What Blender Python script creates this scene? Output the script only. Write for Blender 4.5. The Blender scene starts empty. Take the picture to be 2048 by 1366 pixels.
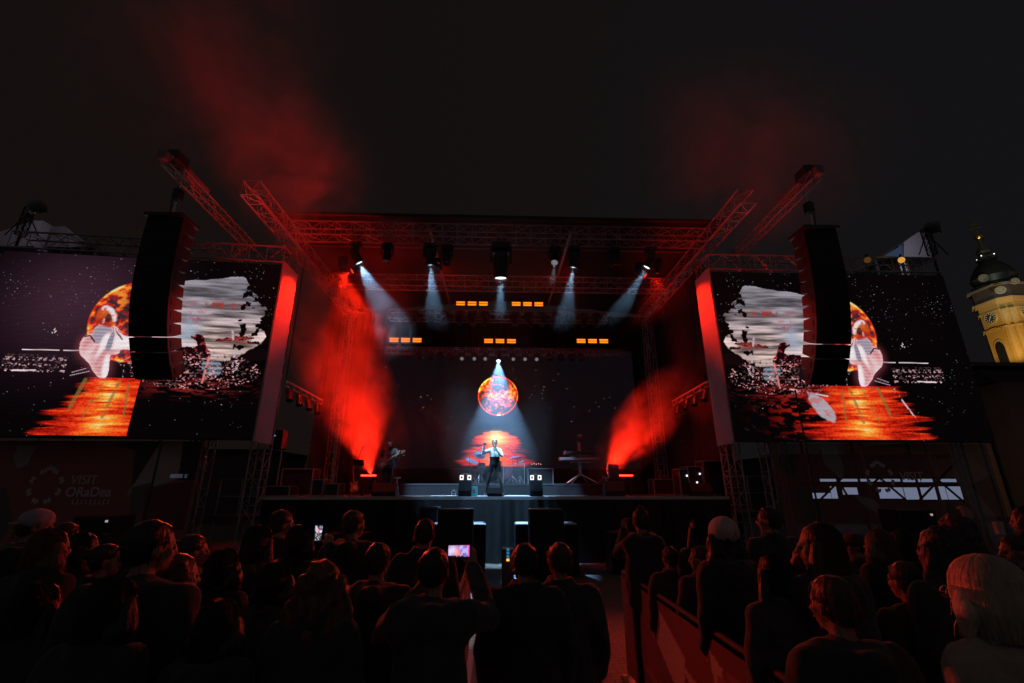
import bpy, bmesh, math, random
import numpy as np
from mathutils import Vector, Matrix, Euler, noise as mnoise
R = math.radians
random.seed(7)
SC = bpy.context.scene
COL = SC.collection

# ------------------------------------------------------------------ camera, world, exposure
CAM_Z, PITCH, YAW, FPX = 2.13, R(17.8), R(2.0), 910.0
cam_d = bpy.data.cameras.new('camera'); cam = bpy.data.objects.new('camera', cam_d); COL.objects.link(cam)
cam.location = (0, 0, CAM_Z); cam.rotation_euler = Euler((R(90) + PITCH, 0, -YAW), 'XYZ')
cam_d.sensor_width = 36; cam_d.lens = 36 * FPX / 2048; cam_d.clip_end = 1000; cam_d.clip_start = .05
SC.camera = cam
SC.view_settings.view_transform = 'Standard'; SC.view_settings.look = 'None'
SC.view_settings.exposure = 0; SC.view_settings.gamma = 1
cy = SC.cycles
cy.max_bounces = 4; cy.diffuse_bounces = 2; cy.glossy_bounces = 2; cy.transmission_bounces = 2
cy.volume_bounces = 0; cy.transparent_max_bounces = 8; cy.volume_step_rate = 1.0; cy.volume_max_steps = 160
cy.sample_clamp_indirect = 4; cy.caustics_reflective = False; cy.caustics_refractive = False
cy.use_denoising = True

wd = bpy.data.worlds.new('World'); SC.world = wd; wd.use_nodes = True
wn, wl = wd.node_tree.nodes, wd.node_tree.links
bg = wn['Background']; bg.inputs['Strength'].default_value = 1
tc = wn.new('ShaderNodeTexCoord'); sx = wn.new('ShaderNodeSeparateXYZ'); wl.new(tc.outputs['Generated'], sx.inputs[0])
def wramp(sock, a, b, ca, cb):
    mr = wn.new('ShaderNodeMapRange'); mr.interpolation_type = 'SMOOTHSTEP'
    wl.new(sock, mr.inputs['Value']); mr.inputs['From Min'].default_value = a; mr.inputs['From Max'].default_value = b
    mx = wn.new('ShaderNodeMix'); mx.data_type = 'RGBA'; wl.new(mr.outputs[0], mx.inputs['Factor'])
    for k, c in ((6, ca), (7, cb)):
        if isinstance(c, tuple): mx.inputs[k].default_value = (*c, 1)
        else: wl.new(c, mx.inputs[k])
    return mx.outputs[2]
front = wramp(sx.outputs[0], -.5, .8, (.0074, .0048, .0044), (.0062, .0058, .0066))   # warm dusk haze left, blue-grey night right
back = wramp(sx.outputs[1], -.35, .25, (.026, .023, .024), front)                        # added fill glow from behind the camera, lifts the dark crowd
wl.new(back, bg.inputs['Color'])

# ------------------------------------------------------------------ pixel rays (photo pixels, 2048 wide) for measuring places
_f = Vector((math.sin(YAW) * math.cos(PITCH), math.cos(YAW) * math.cos(PITCH), math.sin(PITCH)))
_r = Vector((math.cos(YAW), -math.sin(YAW), 0)); _u = _r.cross(_f)
def at(px, py, Y):
    d = _f + _r * ((px - 1024) / FPX) + _u * ((683 - py) / FPX)
    return Vector((0, 0, CAM_Z)) + d * (Y / d.y)
def proj(p):
    q = Vector(p) - Vector((0, 0, CAM_Z)); z = q.dot(_f)
    return 1024 + FPX * q.dot(_r) / z, 683 - FPX * q.dot(_u) / z

# ------------------------------------------------------------------ scene graph helpers
TM = {}
def thing(name, loc, label, cat, group=None, rz=0, kind=None):
    o = bpy.data.objects.new(name, None); COL.objects.link(o); o.empty_display_size = .2
    o.location = loc; o.rotation_euler = (0, 0, rz)
    TM[o.name] = Matrix.Translation(Vector(loc)) @ Matrix.Rotation(rz, 4, 'Z')
    props(o, label, cat, group, kind); return o
def props(o, label=None, cat=None, group=None, kind=None):
    if label: o['label'] = label
    if cat: o['category'] = cat
    if group: o['group'] = group
    if kind: o['kind'] = kind
    return o
class MB:
    def __init__(s): s.v = []; s.f = []; s.m = []
    def add(s, vs, fs, mi=0):
        n = len(s.v); s.v += [Vector(v) for v in vs]; s.f += [tuple(n + i for i in f) for f in fs]; s.m += [mi] * len(fs); return s
    def box(s, c, sz, rot=None, mi=0, taper=1):
        x, y, z = (q / 2 for q in sz); M = rot or Matrix.Identity(3); c = Vector(c)
        vs = [c + M @ Vector((a * x * (taper if d > 0 else 1), b * y * (taper if d > 0 else 1), d * z)) for d in (-1, 1) for b in (-1, 1) for a in (-1, 1)]
        return s.add(vs, [(0, 2, 3, 1), (4, 5, 7, 6), (0, 1, 5, 4), (2, 6, 7, 3), (0, 4, 6, 2), (1, 3, 7, 5)], mi)
    def bbox(s, c, sz, b=.02, rot=None, mi=0):          # box with chamfered vertical and top edges
        bm = bmesh.new(); bmesh.ops.create_cube(bm, size=1)
        for v in bm.verts: v.co = Vector((v.co.x * sz[0], v.co.y * sz[1], v.co.z * sz[2]))
        bmesh.ops.bevel(bm, geom=bm.edges[:], offset=b, segments=2, affect='EDGES', profile=.6)
        M = rot or Matrix.Identity(3); bm.verts.ensure_lookup_table()
        s.add([Vector(c) + M @ v.co for v in bm.verts], [[v.index for v in f.verts] for f in bm.faces], mi); bm.free(); return s
    def tube(s, a, b, r, r2=None, n=6, cap=True, mi=0):
        a, b = Vector(a), Vector(b); d = b - a
        if d.length < 1e-6: return s
        q = d.to_track_quat('Z', 'Y'); r2 = r if r2 is None else r2
        vs = [p + q @ Vector((rr * math.cos(2 * math.pi * i / n), rr * math.sin(2 * math.pi * i / n), 0)) for p, rr in ((a, r), (b, r2)) for i in range(n)]
        fs = [(i, (i + 1) % n, n + (i + 1) % n, n + i) for i in range(n)]
        if cap: fs += [tuple(reversed(range(n))), tuple(range(n, 2 * n))]
        return s.add(vs, fs, mi)
    def path(s, pts, r, n=6, mi=0):
        for a, b in zip(pts, pts[1:]): s.tube(a, b, r, n=n, mi=mi)
        return s
    def lathe(s, prof, c=(0, 0, 0), rot=None, n=16, mi=0):   # prof: (radius, z)
        M = rot or Matrix.Identity(3); c = Vector(c); k = len(prof)
        vs = [c + M @ Vector((r * math.cos(2 * math.pi * i / n), r * math.sin(2 * math.pi * i / n), z)) for r, z in prof for i in range(n)]
        fs = [(j * n + i, j * n + (i + 1) % n, (j + 1) * n + (i + 1) % n, (j + 1) * n + i) for j in range(k - 1) for i in range(n)]
        if prof[0][0] > 1e-4: fs.append(tuple(reversed(range(n))))
        if prof[-1][0] > 1e-4: fs.append(tuple(range((k - 1) * n, k * n)))
        return s.add(vs, fs, mi)
    def prism(s, poly, h, M, mi=0):                      # poly in local xy, extruded h along local z, placed by 4x4 M
        n = len(poly)
        vs = [M @ Vector((x, y, z)) for z in (0, h) for x, y in poly]
        return s.add(vs, [tuple(reversed(range(n))), tuple(range(n, 2 * n))] + [(i, (i + 1) % n, n + (i + 1) % n, n + i) for i in range(n)], mi)
    def ball(s, c, r, n=12, rot=None, mi=0):
        r = Vector((r, r, r)) if not hasattr(r, '__len__') else Vector(r)
        M = (rot or Matrix.Identity(3)) @ Matrix.Diagonal(r)
        k = n // 2
        return s.lathe([(max(1e-5, math.sin(math.pi * j / k)), -math.cos(math.pi * j / k)) for j in range(k + 1)], c, M, n, mi)
    def mesh(s, name):
        me = bpy.data.meshes.new(name); me.from_pydata([tuple(v) for v in s.v], [], s.f)
        me.polygons.foreach_set('material_index', s.m); me.update(); return me
def part(name, mb, mat, parent=None, smooth=False, local=False, mesh=None):
    me = mesh or mb.mesh(name)
    for m in (mat if isinstance(mat, (list, tuple)) else [mat]): me.materials.append(m)
    o = bpy.data.objects.new(name, me); COL.objects.link(o)
    if parent is not None:
        o.parent = parent; T = TM.get(parent.name, Matrix.Identity(4)); TM[o.name] = T
        if not local: me.transform(T.inverted())
    else: TM[o.name] = Matrix.Identity(4)
    if smooth:
        me.polygons.foreach_set('use_smooth', [True] * len(me.polygons))
        if smooth != 'all': me.set_sharp_from_angle(angle=R(40))
    return o

# ------------------------------------------------------------------ materials
MATS = {}
def mat(name, col, rough=.6, metal=0, var=.25, scale=6, bump=0, emit=None, estr=0, stretch=(1, 1, 1), spec=.5, sheen=0):
    if name in MATS: return MATS[name]
    m = bpy.data.materials.new(name); m.use_nodes = True; MATS[name] = m
    n, l = m.node_tree.nodes, m.node_tree.links; b = n['Principled BSDF']
    b.inputs['Roughness'].default_value = rough; b.inputs['Metallic'].default_value = metal
    b.inputs['Specular IOR Level'].default_value = spec
    if sheen: b.inputs['Sheen Weight'].default_value = sheen
    t = n.new('ShaderNodeTexCoord'); mp = n.new('ShaderNodeMapping'); mp.inputs['Scale'].default_value = stretch
    l.new(t.outputs['Object'], mp.inputs[0])
    nz = n.new('ShaderNodeTexNoise'); nz.inputs['Scale'].default_value = scale; nz.inputs['Detail'].default_value = 5
    l.new(mp.outputs[0], nz.inputs[0])
    mx = n.new('ShaderNodeMix'); mx.data_type = 'RGBA'
    mx.inputs[6].default_value = (*[c * (1 - var) for c in col], 1); mx.inputs[7].default_value = (*[min(1, c * (1 + var)) for c in col], 1)
    l.new(nz.outputs[0], mx.inputs['Factor']); l.new(mx.outputs[2], b.inputs['Base Color'])
    if bump:
        bp = n.new('ShaderNodeBump'); bp.inputs['Strength'].default_value = bump; bp.inputs['Distance'].default_value = .02
        l.new(nz.outputs[0], bp.inputs['Height']); l.new(bp.outputs[0], b.inputs['Normal'])
    if emit:
        b.inputs['Emission Color'].default_value = (*emit, 1); b.inputs['Emission Strength'].default_value = estr
    return m
M_alu = mat('truss_aluminium', (.42, .42, .43), .42, .6, .15, 9)
M_blk = mat('black_powder_coat', (.022, .022, .024), .45, 0, .3, 20)
M_blk2 = mat('black_plastic', (.03, .03, .033), .35, 0, .3, 15)
M_grille = mat('black_grille', (.018, .018, .02), .6, .3, .5, 120)
M_skirt = mat('black_molton', (.018, .019, .022), .9, 0, .4, 3, .4)
M_deck = mat('stage_deck_ply', (.06, .06, .065), .45, 0, .5, 8, .1)
M_canopy = mat('canopy_pvc', (.010, .009, .009), .6, 0, .3, 2, .2)
M_white = mat('white_paint', (.75, .75, .75), .5, 0, .08)
M_grey = mat('grey_plastic', (.2, .2, .21), .5, 0, .2)
M_cable = mat('black_cable', (.02, .02, .02), .5)
M_chrome = mat('chrome', (.7, .7, .7), .2, 1, .05)
M_panel = mat('grey_cladding_panel', (.42, .40, .40), .6, 0, .06, 5)
M_tyre = mat('rubber', (.02, .02, .02), .8)
def emis(name, col, s, bars=None):
    if name in MATS: return MATS[name]
    m = bpy.data.materials.new(name); m.use_nodes = True; MATS[name] = m
    b = m.node_tree.nodes['Principled BSDF']; b.inputs['Base Color'].default_value = (.05, .05, .05, 1)
    b.inputs['Emission Color'].default_value = (*col, 1); b.inputs['Emission Strength'].default_value = s
    return m
def attr_mat(name, strength=1.0, emission=True, scan=0, rough=.5, alpha=1.0, dots=0):
    m = bpy.data.materials.new(name); m.use_nodes = True; MATS[name] = m
    n, l = m.node_tree.nodes, m.node_tree.links; b = n['Principled BSDF']; b.inputs['Roughness'].default_value = rough
    a = n.new('ShaderNodeAttribute'); a.attribute_name = 'Col'
    src = a.outputs['Color']
    if emission:
        b.inputs['Base Color'].default_value = (.006, .006, .007, 1); b.inputs['Specular IOR Level'].default_value = .15
        if scan or dots:                                  # rows and columns of light-emitting pixels with dark gaps
            t = n.new('ShaderNodeTexCoord'); s = n.new('ShaderNodeSeparateXYZ'); l.new(t.outputs['UV'], s.inputs[0])
            def wave(sock, k, depth):
                mu = n.new('ShaderNodeMath'); mu.operation = 'MULTIPLY'; l.new(sock, mu.inputs[0]); mu.inputs[1].default_value = 2 * math.pi * k
                si = n.new('ShaderNodeMath'); si.operation = 'SINE'; l.new(mu.outputs[0], si.inputs[0])
                ma = n.new('ShaderNodeMath'); ma.operation = 'MULTIPLY_ADD'; l.new(si.outputs[0], ma.inputs[0]); ma.inputs[1].default_value = depth / 2; ma.inputs[2].default_value = 1 - depth / 2
                return ma.outputs[0]
            w1, w2 = wave(s.outputs[1], scan, .6), wave(s.outputs[0], dots or scan, .4)
            mm = n.new('ShaderNodeMath'); mm.operation = 'MULTIPLY'; l.new(w1, mm.inputs[0]); l.new(w2, mm.inputs[1])
            vm = n.new('ShaderNodeVectorMath'); vm.operation = 'SCALE'; l.new(src, vm.inputs[0]); l.new(mm.outputs[0], vm.inputs['Scale']); src = vm.outputs[0]
        l.new(src, b.inputs['Emission Color']); b.inputs['Emission Strength'].default_value = strength
        m.cycles.emission_sampling = 'NONE'
    else:
        l.new(src, b.inputs['Base Color']); b.inputs['Alpha'].default_value = alpha
    return m

# ------------------------------------------------------------------ lights
def spot(name, loc, target, power, col, angle, blend=.4, size=.06, parent=None):
    d = bpy.data.lights.new(name, 'SPOT'); d.energy = power; d.color = col; d.spot_size = R(angle); d.spot_blend = blend; d.shadow_soft_size = size
    o = bpy.data.objects.new(name, d); COL.objects.link(o)
    q = (Vector(target) - Vector(loc)).to_track_quat('-Z', 'Y')
    W = Matrix.Translation(Vector(loc)) @ q.to_matrix().to_4x4()
    if parent is not None:
        o.parent = parent; o.matrix_local = TM[parent.name].inverted() @ W
    else: o.matrix_world = W
    return o
def point(name, loc, power, col, size=.05, parent=None):
    d = bpy.data.lights.new(name, 'POINT'); d.energy = power; d.color = col; d.shadow_soft_size = size
    o = bpy.data.objects.new(name, d); COL.objects.link(o); W = Matrix.Translation(Vector(loc))
    if parent is not None: o.parent = parent; o.matrix_local = TM[parent.name].inverted() @ W
    else: o.matrix_world = W
    return o
RED = (1, .028, .012); COOL = (.34, .66, 1.0)

# ------------------------------------------------------------------ numpy noise for the pictures on the video walls
def vnoise(x, y, seed=0):
    rs = np.random.RandomState(seed); g = rs.rand(64, 64)
    xi, yi = np.floor(x).astype(int), np.floor(y).astype(int); fx, fy = x - xi, y - yi
    fx, fy = fx * fx * (3 - 2 * fx), fy * fy * (3 - 2 * fy)
    G = lambda i, j: g[i % 64, j % 64]
    return (G(xi, yi) * (1 - fx) + G(xi + 1, yi) * fx) * (1 - fy) + (G(xi, yi + 1) * (1 - fx) + G(xi + 1, yi + 1) * fx) * fy
def fbm(x, y, seed=0, o=4):
    s = 0; a = .5; t = 0
    for k in range(o): s = s + a * vnoise(x * 2 ** k, y * 2 ** k, seed + k); t += a; a *= .5
    return s / t
def sstep(a, b, x):
    t = np.clip((x - a) / (b - a), 0, 1); return t * t * (3 - 2 * t)
def inpoly(x, y, P):
    r = np.zeros(x.shape, bool); n = len(P)
    for i in range(n):
        x0, y0 = P[i]; x1, y1 = P[(i + 1) % n]
        if y0 == y1: continue
        c = ((y0 > y) != (y1 > y)) & (x < (x1 - x0) * (y - y0) / (y1 - y0) + x0); r ^= c
    return r
def over(rgb, mask, col):
    m = np.clip(mask, 0, 1)[..., None]; return rgb * (1 - m) + np.asarray(col) * m
def blur(m, k):                                          # box blur on the picture grid, twice
    m = m.astype(float)
    for ax in (0, 1, 0, 1):
        p = np.concatenate([np.repeat(np.take(m, [0], ax), k, ax), m, np.repeat(np.take(m, [-1], ax), k, ax)], ax); c = np.cumsum(p, ax); n = m.shape[ax]
        m = (np.take(c, range(2 * k, 2 * k + n), ax) - np.take(c, range(0, n), ax)) / (2 * k)
    return m
def seg(x, y, a, b, w):                                  # soft stroke mask
    ax, ay = a; bx, by = b; dx, dy = bx - ax, by - ay
    t = np.clip(((x - ax) * dx + (y - ay) * dy) / (dx * dx + dy * dy), 0, 1)
    d = np.hypot(x - ax - t * dx, y - ay - t * dy); return 1 - sstep(w * .8, w * 1.2, d)
def picture(name, origin, U, V, nu, nv, fn, material, parent, thick=None):
    """a flat sheet from origin along U and V whose points carry the colours fn(s, t)"""
    origin, U, V = Vector(origin), Vector(U), Vector(V)
    s, t = np.meshgrid(np.linspace(0, 1, nu), np.linspace(0, 1, nv))
    rgb = np.clip(fn(s, t), 0, None)
    P = np.array(origin)[None, None] + s[..., None] * np.array(U) + t[..., None] * np.array(V)
    me = bpy.data.meshes.new(name); me.vertices.add(nu * nv)
    me.vertices.foreach_set('co', P.reshape(-1).astype(np.float32))
    i = np.arange(nu * nv).reshape(nv, nu); q = np.stack([i[:-1, :-1], i[:-1, 1:], i[1:, 1:], i[1:, :-1]], -1).reshape(-1, 4)
    me.loops.add(q.size); me.polygons.add(len(q)); me.loops.foreach_set('vertex_index', q.reshape(-1))
    me.polygons.foreach_set('loop_start', np.arange(0, q.size, 4)); me.update(calc_edges=True)
    ca = me.color_attributes.new('Col', 'FLOAT_COLOR', 'POINT')
    ca.data.foreach_set('color', np.concatenate([rgb, np.ones(rgb.shape[:2] + (1,))], -1).reshape(-1).astype(np.float32))
    uv = me.uv_layers.new(name='UVMap'); st = np.stack([s, t], -1).reshape(-1, 2)[q.reshape(-1)]
    uv.data.foreach_set('uv', st.reshape(-1).astype(np.float32))
    return part(name, None, material, parent, mesh=me)
# ================================================================== ground
def ground_mat():
    m = bpy.data.materials.new('square_paving'); m.use_nodes = True; n, l = m.node_tree.nodes, m.node_tree.links; b = n['Principled BSDF']
    t = n.new('ShaderNodeTexCoord'); br = n.new('ShaderNodeTexBrick'); br.inputs['Scale'].default_value = 1
    br.inputs['Brick Width'].default_value = .2; br.inputs['Row Height'].default_value = .1; br.inputs['Mortar Size'].default_value = .006
    br.inputs['Color1'].default_value = (.30, .26, .25, 1); br.inputs['Color2'].default_value = (.23, .20, .20, 1); br.inputs['Mortar'].default_value = (.04, .04, .04, 1)
    l.new(t.outputs['Object'], br.inputs[0]); nz = n.new('ShaderNodeTexNoise'); nz.inputs['Scale'].default_value = 1.3; nz.inputs['Detail'].default_value = 6
    l.new(t.outputs['Object'], nz.inputs[0]); mx = n.new('ShaderNodeMix'); mx.data_type = 'RGBA'; mx.blend_type = 'MULTIPLY'; mx.inputs[0].default_value = .6
    l.new(br.outputs[0], mx.inputs[6]); l.new(nz.outputs['Color'], mx.inputs[7]); l.new(mx.outputs[2], b.inputs['Base Color'])
    b.inputs['Roughness'].default_value = .55
    bp = n.new('ShaderNodeBump'); bp.inputs['Strength'].default_value = .5; bp.inputs['Distance'].default_value = .01; bp.invert = True
    l.new(br.outputs['Fac'], bp.inputs['Height']); l.new(bp.outputs[0], b.inputs['Normal']); return m
g = part('ground', MB().add([(-300, -60, 0), (300, -60, 0), (300, 400, 0), (-300, 400, 0)], [(0, 1, 2, 3)]), ground_mat()); g['kind'] = 'structure'

# ================================================================== stage
DZ = 1.87; YF = 14.8; XS0, XS1 = -7.0, 7.2
st = thing('stage', (.1, YF, 0), 'long black stage platform with black cloth skirt hanging along its front edge', 'stage')
part('deck', MB().box((.1, YF + 4.1, DZ - .06), (14.4, 8.2, .12)), M_deck, st)
part('edge_trim', MB().box((.1, YF - .012, DZ - .045), (14.4, .02, .09)), mat('deck_edge_aluminium', (.6, .6, .6), .35, .7, .1), st)
mb = MB(); N = 260
vs = []; 
for i in range(N + 1):
    x = XS0 + (14.3) * i / N; w = (.012 * math.sin(i * 1.15) + .02 * math.sin(i * .37 + 1)) * (.5 + .5 * math.sin(i * .083 + 2))
    vs += [(x, YF - .04 + w * .4, DZ - .1), (x + .01, YF - .06 + w * 1.3, DZ * .5), (x, YF - .07 + w * 1.6, .02)]
mb.add(vs, [(3 * i + k, 3 * i + 3 + k, 3 * i + 4 + k, 3 * i + 1 + k) for i in range(N) for k in (0, 1)])
part('skirt', mb, M_skirt, st, 'all')
rz_ = thing('drum_riser', (.3, 18.6, DZ), 'low black riser platform under the drum kit and keyboards', 'riser')
part('top', MB().box((.3, 18.6, DZ + .37), (7.4, 3.0, .06)), M_deck, rz_)
part('front_fascia', MB().box((.3, 17.13, DZ + .17), (7.4, .04, .34)), M_skirt, rz_)
for x in (-3.3, -1.5, .3, 2.1, 3.9):
    for y in (17.2, 20.0): part('leg', MB().box((x, y, DZ + .17), (.06, .06, .34)), M_blk, rz_)

# ================================================================== trusses
def truss_mb(a, b, w, bay=None, r=.026, rl=.012, n=6, h=None):
    a, b = Vector(a), Vector(b); d = (b - a); L = d.length; d.normalize(); h = h or w
    up = Vector((0, 0, 1)) if abs(d.z) < .9 else Vector((0, 1, 0)); s = d.cross(up).normalized(); u = s.cross(d).normalized()
    C = [s * (i * w / 2) + u * (j * h / 2) for i, j in ((-1, -1), (1, -1), (1, 1), (-1, 1))]
    mb = MB()
    for c in C: mb.tube(a + c, b + c, r, n=n)
    k = max(1, round(L / (bay or w))); 
    for f in range(4):
        c0, c1 = C[f], C[(f + 1) % 4]
        for i in range(k):
            p, q = a + d * (L * i / k), a + d * (L * (i + 1) / k)
            mb.tube(p + c0, p + c1, rl, n=5, cap=False)
            mb.tube((p + c0), (q + c1), rl, n=5, cap=False) if i % 2 == 0 else mb.tube((p + c1), (q + c0), rl, n=5, cap=False)
        mb.tube(b + c0, b + c1, rl, n=5, cap=False)
    return mb
def truss(name, a, b, w, label, group=None, extra=(), **k):
    t = thing(name, Vector(a), label, 'truss', group)
    part('lattice', truss_mb(a, b, w, **k), M_alu, t, True)
    for e in extra: e(t)
    return t
H = CAM_Z
ZT = H + 8.35                                              # centre height of the roof trusses
GT = 'roof trusses of the stage'
truss('roof_truss', (-7.0, 13.9, ZT), (7.25, 13.9, ZT), .5, 'front cross truss of the stage roof carrying the moving head spotlights', GT)
truss('roof_truss', (-7.0, 17.9, ZT), (7.25, 17.9, ZT), .5, 'plain middle cross truss of the stage roof, behind the front one', GT)
truss('roof_truss', (-5.2, 20.8, H + 7.95), (5.4, 20.8, H + 7.95), .45, 'rear cross truss with a row of dark moving heads below the upper orange lamps', GT)
truss('roof_truss', (-7.25, 11.55, ZT), (-7.25, 21.5, ZT), .48, 'left side truss of the stage roof jutting out toward the crowd', GT)
truss('roof_truss', (7.48, 11.45, ZT), (7.48, 21.5, ZT), .48, 'right side truss of the stage roof jutting out toward the crowd', GT)
truss('roof_truss', (-5.4, 21.45, H + 6.35), (6.3, 21.45, H + 6.35), .3, 'slim truss along the top of the back video wall', GT, r=.018, rl=.009)
GTW = 'vertical tower trusses of the stage'
for x, y, z1, w, lb in ((-7.28, 14.75, ZT - .26, .42, 'left front tower truss under the stage roof, beside the red side panel'), (7.52, 14.75, ZT - .26, .42, 'right front tower truss under the stage roof, beside the red side panel'),
                   (-7.28, 21.2, ZT - .26, .42, 'left rear tower truss at the back corner of the stage'), (7.52, 21.2, ZT - .26, .42, 'right rear tower truss at the back corner of the stage'),
                   (-8.7, 14.3, 3.6, .36, 'short tower truss under the left video screen near the stage steps'), (8.55, 14.4, 3.6, .36, 'short tower truss under the right video screen near the stage'),
                   (-9.3, 14.9, H + 8.2, .32, 'slim tower truss holding the left outrigger beam of the hanging speakers'), (9.35, 15.1, H + 8.2, .32, 'slim tower truss holding the right outrigger beam of the hanging speakers')):
    t = thing('tower_truss', (x, y, 0), lb, 'truss', GTW)
    part('lattice', truss_mb((x, y, .1), (x, y, z1), w, bay=.5), M_alu, t, True)
    part('base_plate', MB().box((x, y, .05), (.8, .8, .1)), M_blk, t)
# canopy: thin dark tent roof with a rolled front edge
cn = thing('stage_canopy', (.1, 17, ZT + .3), 'dark tent roof stretched over the stage with a straight front edge', 'roof')
mb = MB(); nx, ny = 40, 16; vs = []
for j in range(ny + 1):
    for i in range(nx + 1):
        x = -7.6 + 15.5 * i / nx; y = 13.5 + 9 * j / ny
        vs.append((x, y, ZT + .42 + .75 * (1 - abs(i / nx - .5) * 2) * (j / ny) ** .7 + .03 * math.sin(i * 1.3) * math.sin(j * 1.1)))
mb.add(vs, [(j * (nx + 1) + i, j * (nx + 1) + i + 1, (j + 1) * (nx + 1) + i + 1, (j + 1) * (nx + 1) + i) for j in range(ny) for i in range(nx)])
part('fabric', mb, M_canopy, cn, 'all')
part('front_tube', MB().tube((-7.6, 13.45, ZT + .4), (7.9, 13.45, ZT + .4), .07, n=10), M_blk, cn, True)
mb = MB()
for x in (-2.4, 2.6): mb.tube((x, 14.0, ZT + .3), (x, 21.5, ZT + .5), .06, n=8)
for y in (15.6, 19.6): mb.tube((-7.2, y, ZT + .4), (7.4, y, ZT + .4), .03, n=6)
part('purlins', mb, M_alu, cn, True)
dr = thing('backdrop_curtain', (.1, 22.6, DZ), 'black drape hanging behind the video wall at the rear of the stage', 'curtain')
mb = MB(); vs = []; N = 300
for i in range(N + 1):
    x = -7.6 + 15.6 * i / N; w = .08 * math.sin(i * .9) + .05 * math.sin(i * .31)
    vs += [(x, 22.7 + w, DZ), (x, 22.7 + w * .6, ZT + .4)]
mb.add(vs, [(2 * i, 2 * i + 2, 2 * i + 3, 2 * i + 1) for i in range(N)])
part('drape', mb, M_skirt, dr, 'all')
for sg, xx, lb in ((-1, -7.75, 'left side drape of the stage wing'), (1, 8.0, 'right side drape of the stage wing')):
    t = thing('wing_curtain', (xx, 18, DZ), 'black ' + lb + ' behind the tower', 'curtain', 'side drapes of the stage')
    mb = MB(); vs = []; N = 120
    for i in range(N + 1):
        y = (19.8 if sg < 0 else 15.6) + (2.7 if sg < 0 else 6.9) * i / N; w = .07 * math.sin(i * 1.1)
        vs += [(xx + w, y, .3), (xx + w * .5, y, ZT + .2)]
    mb.add(vs, [(2 * i, 2 * i + 2, 2 * i + 3, 2 * i + 1) for i in range(N)])
    part('drape', mb, M_skirt, t, 'all')

# ================================================================== back video wall
def stars(s, t, rs, n, aspect, clusters, lo=.0018, hi=.0035, cols=((.9, .95, 1), (.5, .9, .9), (1, .75, .7))):
    out = np.zeros(s.shape + (3,))
    for k in range(n):
        if clusters and rs.rand() < .8:
            cx, cy, r = clusters[rs.randint(len(clusters))]; x, y = cx + rs.randn() * r, cy + rs.randn() * r * 1.4
        else: x, y = rs.rand(), rs.rand()
        if not (0 < x < 1 and 0 < y < 1): continue
        rad = lo + (hi - lo) * rs.rand() ** 2; c = np.array(cols[rs.randint(len(cols))]) * (.3 + 1.0 * rs.rand() ** 2)
        w = max(2, int(rad * 3 * s.shape[1])); i = int(x * (s.shape[1] - 1)); j = int(y * (s.shape[0] - 1))
        sl = (slice(max(0, j - 2 * w), j + 2 * w + 1), slice(max(0, i - w), i + w + 1))
        d = np.hypot(s[sl] - x, (t[sl] - y) / aspect); out[sl] += np.exp(-(d / rad) ** 2)[..., None] * c
    return out
FIRE = np.array([[.012, .002, .002], [.30, .006, .003], [.85, .035, .008], [1.0, .17, .022], [1.0, .50, .05], [1.0, .85, .35]])
def fire(v):
    v = np.clip(v, 0, 1) * 4.999; i = v.astype(int); f = (v - i)[..., None]; return FIRE[i] * (1 - f) + FIRE[i + 1] * f
def moon(rgb, X, Y, cx, cy, r, seed, cut=None):
    """X,Y in metres"""
    d = np.hypot(X - cx, Y - cy) / r; m = 1 - sstep(.97, 1.0, d)
    n = fbm((X - cx) / r * 2.6 + 9, (Y - cy) / r * 2.6 + 9, seed, 5); n2 = fbm((X - cx) / r * 11 + 3, (Y - cy) / r * 11 + 5, seed + 9, 4)
    v = sstep(.42, .66, n * .55 + n2 * .45) * .74 + .42 * np.exp(-((d - .965) / .035) ** 2)
    c = fire(v * .95); c += np.array([.02, .025, .035]) * (1 - sstep(.1, .3, v))[..., None]
    if cut is not None: m = m * cut
    return over(rgb, m, c)
W0x0, W0x1, W0z0, W0z1 = -6.4, 6.85, H + .86, H + 6.6
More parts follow.
